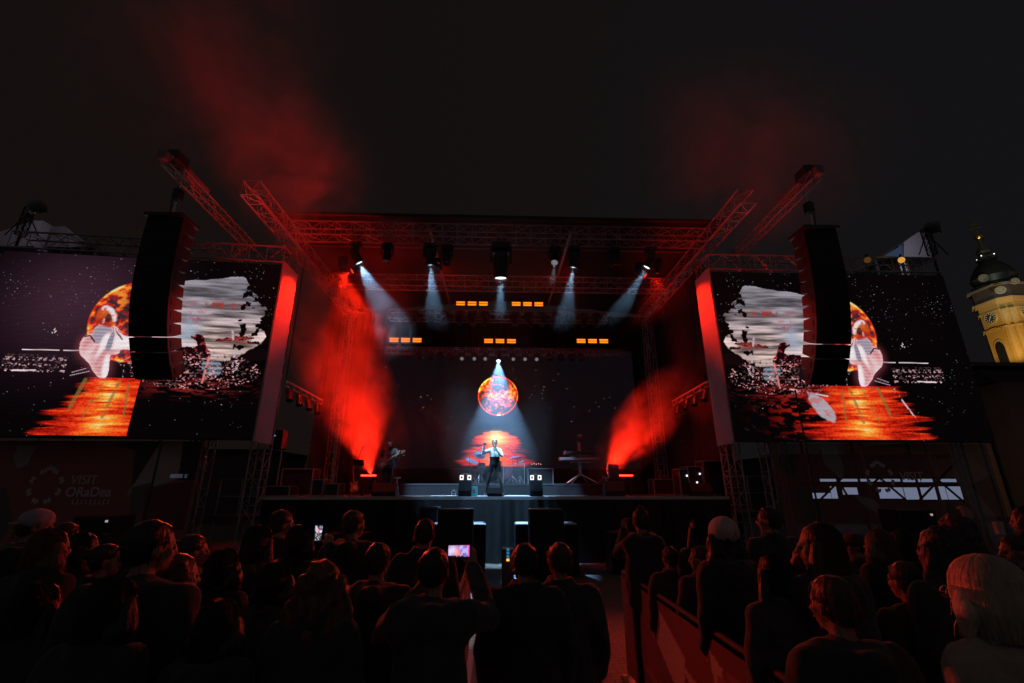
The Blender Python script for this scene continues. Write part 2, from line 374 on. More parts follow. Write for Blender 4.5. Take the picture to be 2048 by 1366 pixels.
def wall_fn(s, t):
    X = W0x0 + s * (W0x1 - W0x0); Z = W0z0 + t * (W0z1 - W0z0)
    rs = np.random.RandomState(3); rgb = np.zeros(s.shape + (3,)) + np.array([.0035, .0025, .0035])
    rgb += stars(s, t, rs, 90, .43, [(.2, .5, .1), (.8, .5, .1), (.3, .3, .08), (.62, .72, .05)], .0012, .0026, ((.9, .9, 1), (1, .4, .25), (1, .8, .7))) * .9
    rgb = moon(rgb, X, Z, .08, H + 4.28, .99, 21); rgb *= (1 + 1.0 * (np.hypot(X - .08, Z - H - 4.28) < 1.0))[..., None] * np.array([1, .92, .35]) ** (np.hypot(X - .08, Z - H - 4.28) < 1.0)[..., None]
    # glowing sea: horizontal streaks in a rounded trapezoid under the moon
    cx, z0, z1 = .0, H + .95, H + 2.55
    a = (Z - z0) / (z1 - z0); half = 1.75 * np.sqrt(np.clip(1 - np.clip(a, 0, 1) ** 3.2, 0.02, 1))
    st_ = fbm(X * .9 + 4, Z * 13, 5, 4); edge = half * (.55 + .75 * fbm(X * 0 + 2, Z * 9, 8, 3))
    m = (1 - sstep(.8, 1.05, np.abs(X - cx) / edge)) * (a > 0) * (a < 1.02)
    core = np.exp(-((X - cx) / .75) ** 2) * (.45 + .6 * np.exp(-((Z - H - 2.2) / .55) ** 2))
    v = .36 + .5 * core + .5 * (st_ - .5) - .12 * np.abs(X - cx)
    rgb = over(rgb, m * sstep(.28, .42, st_ + .25 * core), fire(v) * np.array([1.4, 1.15, .5]))
    rgb = over(rgb, np.exp(-(((X - cx) / .33) ** 2 + ((Z - H - 2.27) / .22) ** 2)) * .9, (1.6, 1.25, .45))
    return rgb
M_wall = attr_mat('led_wall_pixels', 1.7, scan=190, dots=440)
vw = thing('back_video_wall', (.1, 22, DZ), 'wide dark video wall at the rear of the stage showing a fiery moon over a glowing sea', 'video wall')
picture('display', (W0x0, 22, W0z0), (W0x1 - W0x0, 0, 0), (0, 0, W0z1 - W0z0), 900, 380, wall_fn, M_wall, vw)
part('housing', MB().box(((W0x0 + W0x1) / 2, 22.12, (W0z0 + W0z1) / 2), (W0x1 - W0x0 + .1, .2, W0z1 - W0z0 + .1)), M_blk, vw)
part('support_base', MB().box(((W0x0 + W0x1) / 2, 22.1, (DZ + W0z0) / 2 - .03), (W0x1 - W0x0, .5, W0z0 - DZ - .06)), M_skirt, vw)

# ================================================================== side video screens
SW, SH_, SZ0 = 8.0, 5.5, H + 1.33
# the live picture on both side screens (mirrored): outlines in metres from the inner edge and from the bottom
PIC = dict(
    body=[(5.11, 2.34), (5.18, 2.64), (5.15, 2.85), (5.03, 2.96), (4.86, 3.04), (4.85, 3.26), (4.79, 3.28), (4.51, 3.16), (4.18, 3.06), (4.06, 2.93), (3.7, 2.93), (3.6, 2.5), (4.06, 2.54), (4.05, 2.4), (4.17, 2.35), (4.3, 2.37), (4.17, 1.66), (4.42, 1.65), (4.51, 1.75), (4.66, 1.88), (4.71, 2.0), (4.91, 2.19)],
    head=[(4.91, 3.28), (4.97, 3.49), (4.96, 3.7), (4.93, 3.84), (4.8, 3.9), (4.6, 3.84), (4.45, 3.67), (4.39, 3.44), (4.42, 3.27), (4.51, 3.16), (4.78, 3.26)],
    hair=[(4.91, 3.73), (4.87, 3.87), (4.78, 3.89), (4.6, 3.83), (4.45, 3.67), (4.39, 3.44), (4.44, 3.3), (4.52, 3.51), (4.61, 3.67), (4.74, 3.74)],
    shade=[(4.7, 3.39), (4.69, 3.64), (4.54, 3.56), (4.5, 3.43), (4.61, 3.32)],
    neck=[(4.88, 3.28), (4.5, 3.24), (4.32, 3.04), (4.56, 3.03), (4.6, 2.79), (4.73, 2.61), (4.96, 2.91)],
    arm=[(4.43, 3.04), (4.31, 3.04), (4.31, 2.62), (4.36, 2.45), (4.48, 2.51)],
    chest=[(4.62, 2.98), (4.46, 3.05), (4.42, 2.98), (4.48, 2.62), (4.65, 2.2), (4.66, 2.0), (4.66, 1.88), (4.7, 1.98), (4.65, 2.48)],
    sleeve=[(4.29, 2.99), (4.06, 2.93), (3.7, 2.93), (3.62, 2.59), (4.07, 2.58), (4.32, 2.5), (4.31, 2.62)],
    fold=[(4.43, 2.41), (4.31, 2.41), (4.17, 1.66), (4.4, 1.65)],
    hand=[(4.46, 3.22), (4.37, 3.25), (4.19, 3.1), (4.2, 3.05), (4.41, 3.05)],
    mic=[(4.28, 3.09), (4.04, 2.82), (4.09, 2.8), (4.3, 3.03)],
    strap=[(5.09, 2.88), (4.96, 2.91), (4.8, 2.73)],
    cloud=[(2.76, 4.79), (2.21, 4.86), (1.69, 4.84), (1.5, 4.97), (1.26, 5.06), (0.99, 5.0), (0.71, 4.75), (0.81, 4.59), (0.61, 4.3), (0.31, 4.05), (0.23, 3.87), (0.4, 3.63), (0.2, 3.35), (0.16, 3.13), (0.28, 2.75), (0.9, 2.4), (0.93, 2.29), (1.56, 2.27), (2.25, 2.33), (3.35, 2.29), (3.88, 4.66)],
    cymbal=[(1.7, 2.89), (1.06, 3.06), (0.4, 3.06), (0.46, 2.94), (1.03, 2.88)],
    wedge=[(0.89, 2.37), (0.42, 2.67), (0.05, 2.74), (-0.07, 2.3), (0.88, 2.29)],
    blob=[(2.29, 2.98), (2.05, 3.13), (1.85, 3.0), (1.76, 2.67), (1.59, 2.54), (1.57, 2.32), (2.53, 2.29), (2.61, 2.64), (1.96, 2.66), (2.05, 2.88)],
    drum=[(1.78, 2.26), (1.22, 2.28), (1.16, 1.8), (1.54, 1.79), (1.76, 2.02)],
    stand=[(1.09, 3.2), (0.89, 2.37)],
    foot=[(0.95, 2.29), (0.73, 2.3), (0.74, 1.94), (0.9, 1.89)],
    streak=[(2.19, 4.23), (1.38, 4.26)],
    redband=[(0.92, 2.84), (0.42, 2.85)],
    speck=[(1.4, 2.19), (1.27, 1.48)],
    flower=[(2.24, 3.84)],
)
def rounded(P, k=2):                                     # Chaikin corner cutting
    for _ in range(k):
        Q = []
        for i in range(len(P)):
            (a, b), (c, d) = P[i], P[(i + 1) % len(P)]; Q += [(.75 * a + .25 * c, .75 * b + .25 * d), (.25 * a + .75 * c, .25 * b + .75 * d)]
        P = Q
    return P
def screen_fn(seed, cutoff):
    def fn(s, t):
        X, Z = s * SW, t * SH_; rs = np.random.RandomState(seed); S = {k: rounded(v) for k, v in PIC.items() if len(v) > 3}
        nx = fbm(X * 1.6, Z * 1.6, seed + 7, 5); ns = fbm(X * .8 + 3, Z * 6, seed + 3, 4); nf = fbm(X * 9, Z * 9, seed + 8, 3); spk = fbm(X * 22, Z * 30, seed + 40, 2)
        A3 = lambda *c: np.array(c)
        rgb = np.zeros(s.shape + (3,)) + A3(.0018, .0009, .0014)
        rgb += np.exp(-(((X - 5.6) / 1.9) ** 2 + ((Z - 4.0) / 1.7) ** 2))[..., None] * A3(.052, .020, .036) * (1.0 if cutoff else .02)
        cl = [(.1, .93, .035), (.3, .94, .03), (.44, .93, .03), (.03, .72, .05), (.62, .9, .035), (.73, .62, .04), (.78, .8, .05), (.88, .75, .05), (.93, .4, .05), (.8, .15, .06), (.12, .2, .05), (.95, .85, .04), (.68, .75, .04)]
        rgb += stars(s, t, rs, 420, SH_ / SW, cl, .0008, .0015, ((.7, .9, 1), (.4, .85, .9), (.9, .8, .85))) * .8
        # pale smoke cloud: warm white rows, rosy streaks, ragged outer edge
        wx, wz = X + .35 * (fbm(X * .6, Z * 5, seed + 21, 4) - .5), Z + .25 * (nx - .5)
        m = inpoly(wx, wz, S['cloud']) & (X < 3.75) & ~((fbm(X * 5, Z * 7, seed + 44, 3) > .58) & (X < 1.0))
        lum = .10 + .95 * sstep(.30, .72, .6 * ns + .4 * fbm(X * 1.3, Z * 15, seed + 33, 3)) * (.55 + .6 * np.exp(-((Z - 3.0) / .9) ** 2))
        hue = np.clip((4.3 - Z) / 1.5, 0, 1)[..., None]; col = lum[..., None] * (A3(.62, .56, .66) * (1 - hue) + A3(1.08, .78, .72) * hue)
        col = over(col, np.exp(-(((X - 1.65) / .75) ** 2 + ((Z - 4.05) / .09) ** 2)) * sstep(.3, .55, nf) * 1.2, (.40, .05, .04))
        blue = np.exp(-(((X - 2.35) / .28) ** 2 + ((Z - 3.2) / .55) ** 2)); col = over(col, blue * .8, (.42, .52, .66))
        col = over(col, np.exp(-(((X - 2.2) / .28) ** 2 + ((Z - 3.62) / .2) ** 2)) * sstep(.45, .6, nf), (.50, .10, .12))
        rgb = over(rgb, m, col)
        dk_c = A3(.010, .002, .004) + sstep(.60, .70, nf)[..., None] * A3(.42, .03, .03)
        for k in ('cymbal', 'wedge', 'blob'): rgb = over(rgb, inpoly(X + .12 * (nf - .5), Z + .1 * (nf - .5), S[k]), dk_c if k != 'wedge' else A3(.006, .002, .003))
        rgb = over(rgb, np.exp(-(((X - .9) / .4) ** 2 + ((Z - 2.95) / .10) ** 2)) * sstep(.42, .55, spk), (.45, .06, .05))
        st0, st1 = PIC['stand']; rgb = over(rgb, seg(X, Z, st0, st1, .03) * sstep(.38, .5, nf), (.62, .48, .55)); rgb = over(rgb, inpoly(X, Z, S['foot']) * sstep(.45, .55, spk), (.9, .62, .68))
        row = .5 + .5 * np.sin(Z * 44)
        rgb = over(rgb, inpoly(X, Z, S['drum']), A3(.26, .36, .46) * (.15 + .85 * row)[..., None]); rgb = over(rgb, seg(X, Z, (1.6, 2.35), (1.65, 1.6), .03), (.85, .25, .22))
        band = np.exp(-(((X - 1.9) / 1.25) ** 2 + ((Z - 1.95) / .40) ** 2)); sp = sstep(.66 - .09 * band, .76 - .09 * band, spk) * (band > .12)
        rgb = over(rgb, sp, A3(.85, .36, .38) * (.10 + 1.2 * sstep(.35, .7, fbm(X * 5, Z * 5, 61)))[..., None])
        rgb = over(rgb, sstep(.52, .6, fbm(X * 3, Z * 17, 63)) * np.exp(-(((X - 1.9) / 1.2) ** 2 + ((Z - 1.45) / .22) ** 2)) * .5, (.45, .03, .03))
        # moon with a bright rim, dark toward its inner side
        rgb = moon(rgb, X, Z, 3.86, 3.42, 1.30, seed + 60, (X > 3.3).astype(float) * (1 - .75 * np.exp(-(((X - 3.9) / .42) ** 2 + ((Z - 3.85) / .5) ** 2)) * sstep(.3, .5, nf)))
        # glowing sea
        a = np.clip((1.68 - Z) / 1.65, 0, 1); cx = 4.25
        jag = fbm(X * 0 + 1, Z * 11, seed + 11, 3) - .5; st_ = .6 * fbm(X * .8, Z * 10.5, seed + 12, 4) + .4 * fbm(X * 2.4, Z * 20, seed + 15, 3)
        rgt = cx + (.45 + 1.0 * a if cutoff else 1.2 + .55 * a)
        ml = (X > 3.32).astype(float) if cutoff else sstep(-.15, .35, X - (cx - 1.15 - .95 * a) - 1.4 * jag)
        mr_ = sstep(-.1, .25, rgt + (.8 if cutoff else 1.2) * jag - X)
        off = np.abs(X - 4.1); v = .35 + .16 * np.exp(-(off / .95) ** 2) + .95 * (st_ - .5) - .06 * off
        for zc, w_ in ((1.45, .12), (1.2, .10), (.98, .10), (.74, .07), (.52, .06), (.28, .10)): v = v + .38 * np.exp(-(((X - 4.0 - .12 * (zc < .4)) / (.28 + .1 * (zc < .6))) ** 2 + ((Z - zc) / w_) ** 2)) * sstep(.3, .55, st_)
        mm = ml * mr_ * (Z < 1.66 + .12 * jag) * (Z > .03) * sstep(.30, .37, st_ + .22 * np.exp(-(off / 1.2) ** 2))
        rgb = over(rgb, mm, fire(v + .22 * (spk - .5)) * A3(1.1, .95, .9))
        olive = (.24, .17, .04)
        for p, q, w in (((3.85, 1.6), (4.05, .55), .045), ((4.25, 1.6), (4.45, .8), .02), ((4.1, 1.2), (4.5, .95), .02), ((4.45, .95), (4.55, .5), .02), ((4.75, 1.6), (4.95, .75), .05), ((3.6, 1.5), (3.5, .5), .03)):
            rgb = over(rgb, seg(X, Z, p, q, w) * .7 * (Z < 1.66) * sstep(.3, .45, nf), olive)
        if not cutoff:
            dd = (((X - 2.95) * .66 - (Z - 1.0) * .75) / .20) ** 2 + (((X - 2.95) * .75 + (Z - 1.0) * .66) / .55) ** 2
            rgb = over(rgb, (1 - sstep(.8, 1.15, ((X - 2.85) * .8 + (Z - 1.0) * .6) ** 2 / .06 + ((X - 2.85) * .6 - (Z - 1.0) * .8) ** 2 / .28 + .5 * (nf - .5))) * .92, (.52, .46, .52))
            rgb = over(rgb, sstep(.55, .62, fbm(X * 4, Z * 9, 71)) * np.exp(-(((X - 2.4) / .9) ** 2 + ((Z - .9) / .6) ** 2)) * .7, (.70, .02, .01))
            for p, q in (((2.0, 1.55), (3.1, 1.35)), ((5.25, 1.6), (5.75, .6))): rgb = over(rgb, seg(X, Z, p, q, .025) * sstep(.42, .5, nf), (.8, .55, .6))
        # keyboards and cables at the outer side
        kb = (Z > 1.78) & (Z < 2.3) & (X > 5.35) & (X < 7.0); rows = (np.abs(Z - 2.16) < .05) | (np.abs(Z - 1.98) < .04) | (np.abs(Z - 1.82) < .035)
        rgb = over(rgb, sstep(.58, .70, spk) * kb * np.where(rows, .8, .08), A3(.9, .52, .56) * (.3 + 1.1 * fbm(X * 6, Z * 3, 62))[..., None])
        rgb = over(rgb, seg(X, Z, (5.15, 2.45), (6.6, 2.43), .013) * (np.abs(X - 5.6) > .05), (1, .78, .84)); rgb = over(rgb, seg(X, Z, (6.1, 1.83), (6.85, 1.81), .02) * (nf > .42), (1, .78, .82))
        rgb = over(rgb, seg(X, Z, (5.88, 3.12), (5.95, 2.98), .045) * (nf > .46), (1, .85, .85))
        for p, q in (((4.75, 1.95), (5.15, 1.8)), ((4.7, 1.85), (5.2, 1.7)), ((3.45, 2.25), (3.95, 2.05)), ((3.4, 2.1), (4.0, 2.12)), ((3.85, 2.1), (3.8, 1.7)), ((3.6, 2.4), (3.9, 2.2))): rgb = over(rgb, seg(X, Z, p, q, .010) * sstep(.35, .5, nf), (.6, .42, .5))
        # the singer, overexposed: pale sleeves with rosy folds, face lost in the moon
        b_ = inpoly(X, Z, S['body']); e_in = np.clip((.97 - blur(b_, 6)) / .45, 0, 1) * b_; stripes = .82 + .18 * np.sin(Z * 60)
        folds = .35 + .65 * fbm(X * 3.2 + Z * 2.2, Z * 1.1 - X * .6, seed + 90, 4); rgb = rgb + (blur(b_, 10) * (1 - b_))[..., None] * A3(.25, .05, .07)
        rgb = over(rgb, b_, A3(.93, .40, .42) * stripes[..., None]); rgb = over(rgb, b_ * sstep(.55, .80, folds) * .8, (1.0, .74, .76)); rgb = over(rgb, e_in * .55, (1.0, .80, .82)); rgb = over(rgb, np.clip((.62 - blur(b_, 3)) / .2, 0, 1) * b_, (.95, .22, .2))
        rgb = over(rgb, inpoly(X, Z, S['neck']), A3(.52, .44, .54) * stripes[..., None]); sk = inpoly(X, Z, S['neck']); rgb = over(rgb, np.clip((.8 - blur(sk, 5)) / .3, 0, 1) * sk * .6, (.85, .42, .45))
        for k, c in (('chest', (1.05, .93, .96)), ('sleeve', (1.05, .93, .97)), ('fold', (1.05, .94, .98))):
            q_ = inpoly(X, Z, S[k]); rgb = over(rgb, np.clip(blur(q_, 4) * 1.5 - .2, 0, 1) * b_, c)
        h_ = inpoly(X, Z, S['head']); rgb = over(rgb, h_ * .75, fire(.38 + .9 * (fbm(X * 5, Z * 5, 24) - .35)) * .8); rgb = over(rgb, inpoly(X, Z, S['shade']) * .85, (.03, .012, .02))
        hr = inpoly(X, Z, S['hair']); rgb = over(rgb, np.clip(blur(hr, 3) * 1.6 - .3, 0, 1) * sstep(.22, .36, nf), (.98, .82, .88)); rgb = over(rgb, seg(X, Z, (4.72, 3.43), (4.72, 3.33), .03), (.75, .3, .3))
        rgb = over(rgb, inpoly(X, Z, S['arm']), A3(.38, .38, .48) * stripes[..., None])
        hd = inpoly(X, Z, S['hand']); rgb = over(rgb, hd, (.90, .62, .68))
        for k in range(4): rgb = over(rgb, seg(X, Z, (4.42 - .08 * k, 3.20 - .03 * k), (4.36 - .09 * k, 3.02 - .03 * k), .010) * hd, (.4, .08, .12))
        rgb = over(rgb, inpoly(X, Z, S['mic']), (.22, .13, .17)); p0, p1, p2 = PIC['strap']; rgb = over(rgb, np.maximum(seg(X, Z, p0, p1, .022), seg(X, Z, p1, p2, .022)), (.06, .02, .04))
        return rgb * (1 - .10 * np.abs(np.sin(Z * 26)))[..., None]
    return fn
M_scr = attr_mat('led_screen_pixels', 1.5, scan=150, dots=220)
def side_screen(sg, xin, yin, ang, label, seed):
    U = Vector((sg * math.cos(ang), -math.sin(ang), 0)) * SW; o = Vector((xin, yin, SZ0))
    t = thing('side_video_screen', (xin, yin, SZ0), label, 'video screen', 'big video screens beside the stage')
    n = Vector((math.sin(ang) * -sg, -math.cos(ang), 0)); b = Vector((0, 0, 1))
    picture('display', o, U, (0, 0, SH_), 560, 385, screen_fn(seed, sg < 0), M_scr, t)
    rot = Matrix((U.normalized(), -n, b)).transposed()
    c = o + U / 2 + Vector((0, 0, SH_ / 2))
    part('housing', MB().box(c - n * .12, (SW + .06, .2, SH_ + .06), rot), M_blk, t)
    part('side_panel', MB().box((xin - sg * .035, yin + .52, SZ0 + SH_ / 2 + .05), (.05, 1.04, SH_ + .25)), M_panel, t)
    tr = truss_mb(o + Vector((0, 0, SH_ + .42)) - n * .3, o + U + Vector((0, 0, SH_ + .42)) - n * .3, .55, r=.03)
    part('top_truss', tr, M_alu, t, True)
    mb = MB()
    for k in range(9):
        p = o + U * (.03 + .94 * k / 8) - n * .4; mb.box(p + Vector((0, 0, SH_ / 2)), (.08, .12, SH_), rot)
    part('rear_frame', mb, M_blk, t)
    return t, o, U
sL, oL, UL = side_screen(-1, -6.97, 13.5, R(5), 'left video screen showing the singer facing right, cut-off orange sea below', 11)
sR, oR, UR = side_screen(1, 7.09, 13.5, R(0), 'right video screen showing the singer facing left over a full orange sea', 11)
# ================================================================== smoke and haze (real volumes lit by the lamps, some of them added)
def smoke(name, c, r, dens, label, scale=1.0, thr=(.42, .72), dirn=None, stretch=(1, 1, 1), fall=1.5, homog=False, box=False, seed=0.0):
    mb = MB()
    if box: mb.box((0, 0, 0), (2, 2, 2))
    else: mb.ball((0, 0, 0), 1, 24)
    m = bpy.data.materials.new(name + '_air'); m.use_nodes = True; n, l = m.node_tree.nodes, m.node_tree.links
    n.remove(n['Principled BSDF']); vs = n.new('ShaderNodeVolumePrincipled'); l.new(vs.outputs[0], n['Material Output'].inputs['Volume'])
    vs.inputs['Color'].default_value = (.9, .9, .9, 1); vs.inputs['Anisotropy'].default_value = .15
    vs.inputs['Density'].default_value = dens
    if not homog:
        t = n.new('ShaderNodeTexCoord'); ln = n.new('ShaderNodeVectorMath'); ln.operation = 'LENGTH'; l.new(t.outputs['Object'], ln.inputs[0])
        mr = n.new('ShaderNodeMapRange'); mr.inputs['From Min'].default_value = 1; mr.inputs['From Max'].default_value = .15; l.new(ln.outputs['Value'], mr.inputs[0])
        pw = n.new('ShaderNodeMath'); pw.operation = 'POWER'; l.new(mr.outputs[0], pw.inputs[0]); pw.inputs[1].default_value = fall
        mp = n.new('ShaderNodeMapping'); mp.inputs['Scale'].default_value = [q * s_ for q, s_ in zip(r, stretch)]; mp.inputs['Location'].default_value = (seed, seed * 2, 0); l.new(t.outputs['Object'], mp.inputs[0])
        nz = n.new('ShaderNodeTexNoise'); nz.inputs['Scale'].default_value = scale; nz.inputs['Detail'].default_value = 6; nz.inputs['Roughness'].default_value = .58; nz.inputs['Distortion'].default_value = .9; l.new(mp.outputs[0], nz.inputs[0])
        m2 = n.new('ShaderNodeMapRange'); m2.inputs['From Min'].default_value = thr[0]; m2.inputs['From Max'].default_value = thr[1]; l.new(nz.outputs[0], m2.inputs[0])
        mu = n.new('ShaderNodeMath'); mu.operation = 'MULTIPLY'; l.new(pw.outputs[0], mu.inputs[0]); l.new(m2.outputs[0], mu.inputs[1])
        m3 = n.new('ShaderNodeMath'); m3.operation = 'MULTIPLY'; l.new(mu.outputs[0], m3.inputs[0]); m3.inputs[1].default_value = dens; l.new(m3.outputs[0], vs.inputs['Density'])
    o = part(name, mb, m); o.location = c; o.scale = r
    if dirn is not None: o.rotation_euler = Vector(dirn).to_track_quat('Z', 'Y').to_euler()
    m.cycles.homogeneous_volume = homog
    props(o, label, 'smoke', None, 'stuff'); return o
PL0, PL1 = at(748, 935, 18.6), at(610, 600, 17.0)
smoke('smoke', (PL0 * .5 + PL1 * .5) + Vector((.25, 0, 0)), (2.5, 1.8, 5.0), .95, 'thick red-lit smoke plume rising above the left floor strip', 1.0, (.36, .72), PL1 - PL0, (1, 1, .75), fall=1.0)
smoke('smoke', at(690, 560, 16.4), (2.6, 1.7, 2.8), .55, 'loose red smoke under the left end of the roof trusses', .65, (.38, .72), seed=3)
PR0, PR1 = at(1203, 962, 18.4), at(1345, 770, 17.2)
smoke('smoke', (PR0 * .45 + PR1 * .55), (1.5, 1.2, 3.2), 1.25, 'red-lit smoke plume fanning out above the right floor strip', 1.5, (.36, .72), PR1 - PR0, (1, 1, .7), seed=4, fall=1.0)
smoke('smoke', at(590, 330, 12.6), (3.8, 2.6, 5.4), 1.0, 'faint red smoke drifting up over the left corner of the stage roof', .42, (.40, .70), at(430, 60, 12.6) - at(690, 440, 12.6), seed=2, fall=1.9)
smoke('smoke', at(400, 60, 12.4), (5.0, 2.6, 6.5), .60, 'thin reddish smoke high in the night sky on the left', .3, (.38, .7), seed=7)
smoke('smoke', at(1500, 300, 12.8), (6.5, 3.0, 4.2), .45, 'thin red smoke over the right corner of the stage roof', .35, (.36, .7), seed=9)
smoke('smoke', at(905, 850, 19.8), (3.0, 1.2, 2.4), .22, 'low brownish smoke left of the drum kit', .6, (.36, .7), seed=12)
smoke('smoke', at(775, 620, 15.8), (1.6, 1.3, 2.2), .7, 'violet smoke in the left white beam', .8, (.36, .68), seed=15)
smoke('stage_haze', (.1, 15.6, 9.5), (8.4, 2.6, 2.3), .085, 'thin haze under the stage roof where the white beams show', .6, (.05, .8), fall=.8, seed=30)
smoke('key_light_haze', (.1, 18.6, 5.3), (2.6, 3.2, 4.3), .06, 'pale haze filling the key light cone over the singer', .7, (.1, .8), fall=.5, seed=20)

# ================================================================== moving head spotlights
M_lens_off = mat('dark_lens', (.03, .035, .05), .08, 0, .1)
M_head = mat('moving_head_shell', (.03, .03, .032), .35, 0, .2)
def moving_head(p, aim, label, group=None, s=1.0, lit=None, hang=True, power=0, angle=24, blend=.35, col=COOL, name='moving_head_light', glint=False):
    """p: clamp point; aim: direction of the lens"""
    p = Vector(p); sg = -1 if hang else 1; t = thing(name, p, label, 'stage light', group); a = Vector(aim).normalized()
    yaw = math.atan2(a.x, a.y) if abs(a.x) + abs(a.y) > 1e-3 else 0; Ry = Matrix.Rotation(-yaw, 3, 'Z')
    if hang:
        for x in (-.12, .12): part('clamp', MB().tube(p + Vector((x * s, 0, .06 * s)), p + Vector((x * s, 0, -.06 * s)), .025 * s, n=8), M_alu, t)
    b0 = p + Vector((0, 0, sg * .12 * s)); part('base', MB().bbox(b0, (.36 * s, .26 * s, .14 * s), .02 * s), M_blk2, t)
    hc = p + Vector((0, 0, sg * .47 * s)); y = MB()
    for x in (-.19, .19):
        y.bbox(b0 * .5 + hc * .5 + Ry @ Vector((x * s, 0, 0)), (.05 * s, .12 * s, .40 * s), .012 * s, Ry)
    y.bbox(p + Vector((0, 0, sg * .22 * s)), (.43 * s, .13 * s, .06 * s), .012 * s, Ry); part('yoke', y, M_blk2, t)
    q = a.to_track_quat('Z', 'Y').to_matrix()
    prof = [(.07, -.24), (.125, -.20), (.145, -.08), (.14, 0), (.15, .06), (.13, .12), (.125, .22), (.14, .26), (.14, .30), (.118, .30), (.115, .27)]
    hd = part('head', MB().lathe([(r * s, z * s) for r, z in prof], hc, q, 18), M_head, t, True)
    L = hc + a * .272 * s
    part('lens', MB().lathe([(.0001, .012 * s), (.06 * s, .010 * s), (.113 * s, 0), (.113 * s, -.004)], L, q, 16), lit or M_lens_off, hd, True)
    if power: spot('beam_lamp', hc + a * .31 * s, hc + a * 10, power, col, angle, blend, .05 * s, t)
    return t
M_lit = emis('lit_lens_cool', (.7, .9, 1), 3); M_glint = emis('standby_lens', (.8, .75, .8), .22); M_litred = emis('lit_lens_red', (1, .03, .012), 1.2)
# five white beams under the front truss
def hung(px, py, Y, zc): q = at(px, py, Y); return Vector((q.x, Y, zc))
GL = 'moving head spotlights on the front truss'
ZC = ZT - .30
lit = [(712, 'leftmost moving head on the front truss, throwing a wide violet-white beam right', (.55, .35, -1), 5600, 36, 1.05), (860, 'lit moving head on the front truss, second white beam from the left', (.10, .35, -1), 4200, 27, 1.05),
       (1002, 'big lit moving head hanging at the middle of the front truss', (0, .15, -1), 5200, 20, 1.75), (1148, 'lit moving head on the front truss, second white beam from the right', (-.15, .35, -1), 3800, 26, 1.05), (1300, 'rightmost lit moving head of the front truss, beam slanting left', (-.62, .35, -1), 4600, 23, 1.05)]
for px, lb, aim, pw, ang, s in lit:
    moving_head(hung(px, 495, 13.9, ZC - (.08 if px != 1002 else 0)), aim, lb, GL, s, M_lit, True, pw, ang)
dk = [(777, 'small dark moving head on the front truss between the two left beams'), (895, 'unlit moving head on the front truss just right of the second beam'), (1109, 'unlit moving head on the front truss just left of the fourth beam'), (1226, 'unlit moving head on the front truss between the two right beams')]
for px, lb in dk:
    if px == 1109: moving_head(hung(px, 480, 14.1, ZC), (-.19, -.58, -1), lb.replace('unlit', 'dark, added-beam'), GL, 1.0, M_glint, True, 2200, 11, .3, (.8, .93, 1))  # beam added to this dark head to brighten the aisle paving
    else: moving_head(hung(px, 480, 14.1, ZC), (.05, -.2, -1), lb, GL, 1.0)
# row under the rear cross truss
ORD = 'first second third fourth fifth sixth seventh eighth ninth tenth eleventh twelfth thirteenth fourteenth fifteenth sixteenth'.split()
for i, px in enumerate((828, 861, 889, 919, 945, 969, 1030, 1058, 1085, 1113, 1141, 1168, 1193)):
    moving_head(hung(px, 640, 20.6, H + 7.85 + .28), (.3 * math.sin(i * 2.1), -.6, -1 + .2 * math.sin(i)), '%s from left of the dark moving heads on the rear truss' % ORD[i], 'dark moving heads on the rear truss', 1.0)
# row on the slim truss over the video wall
for i, px in enumerate((838, 862, 881, 901, 924, 948, 972, 997, 1025, 1049, 1074, 1099, 1122, 1143, 1162)):
    if px == 997:
        moving_head(hung(px, 708, 21.1, H + 6.32), (0, -.85, -1), 'bright white key light above the moon, beaming down on the singer', 'small lights over the video wall', .85, M_lit, True, 13000, 29, .35, (.26, .55, 1))
    else: moving_head(hung(px, 708, 21.1, H + 6.22), (.2 * math.sin(i * 1.7), -1, -.25), '%s from left of the small lights above the video wall' % ORD[i], 'small lights over the video wall', .72, M_glint if px in (924, 948, 972, 1025, 1049, 1074) else None)

# ================================================================== orange blinders
M_amber = emis('amber_lamp', (1, .2, .01), 1.9)
def blinder(px, py, Y, label, n=3, w=.42, gap=.14):
    c = at(px, py, Y); t = thing('blinder_bar', c, label, 'stage light', 'orange blinder bars'); L = n * w + (n - 1) * gap
    part('mounting_rail', MB().box(c + Vector((0, .12, .20)), (L + .2, .05, .05)), M_blk, t)
    for i in range(n):
        x = -L / 2 + w / 2 + i * (w + gap); k = c + Vector((x, 0, 0))
        hs = part('lamp_housing', MB().bbox(k + Vector((0, .06, 0)), (w + .04, .10, .30), .01), M_blk2, t)
        for dz in (.06, -.06): part('lamp_tube', MB().bbox(k + Vector((0, .005, dz)), (w, .03, .075), .01), M_amber, hs)
        part('bracket', MB().box(k + Vector((0, .14, .14)), (.05, .03, .2)), M_blk, t)
    return t
blinder(944, 607, 20.9, 'upper left orange blinder bar of three lit lamps')
blinder(1055, 608, 20.9, 'upper right orange blinder bar of three lit lamps')
blinder(811, 680, 21.2, 'lower left orange blinder bar glowing into red smoke')
blinder(1000, 682, 21.2, 'lower middle orange blinder bar above the key light')
blinder(1185, 682, 21.2, 'lower right orange blinder bar of three lit lamps')
for c, lb in (((-1.15, 21.0), 'left'), ((1.35, 21.0), 'right')): pass
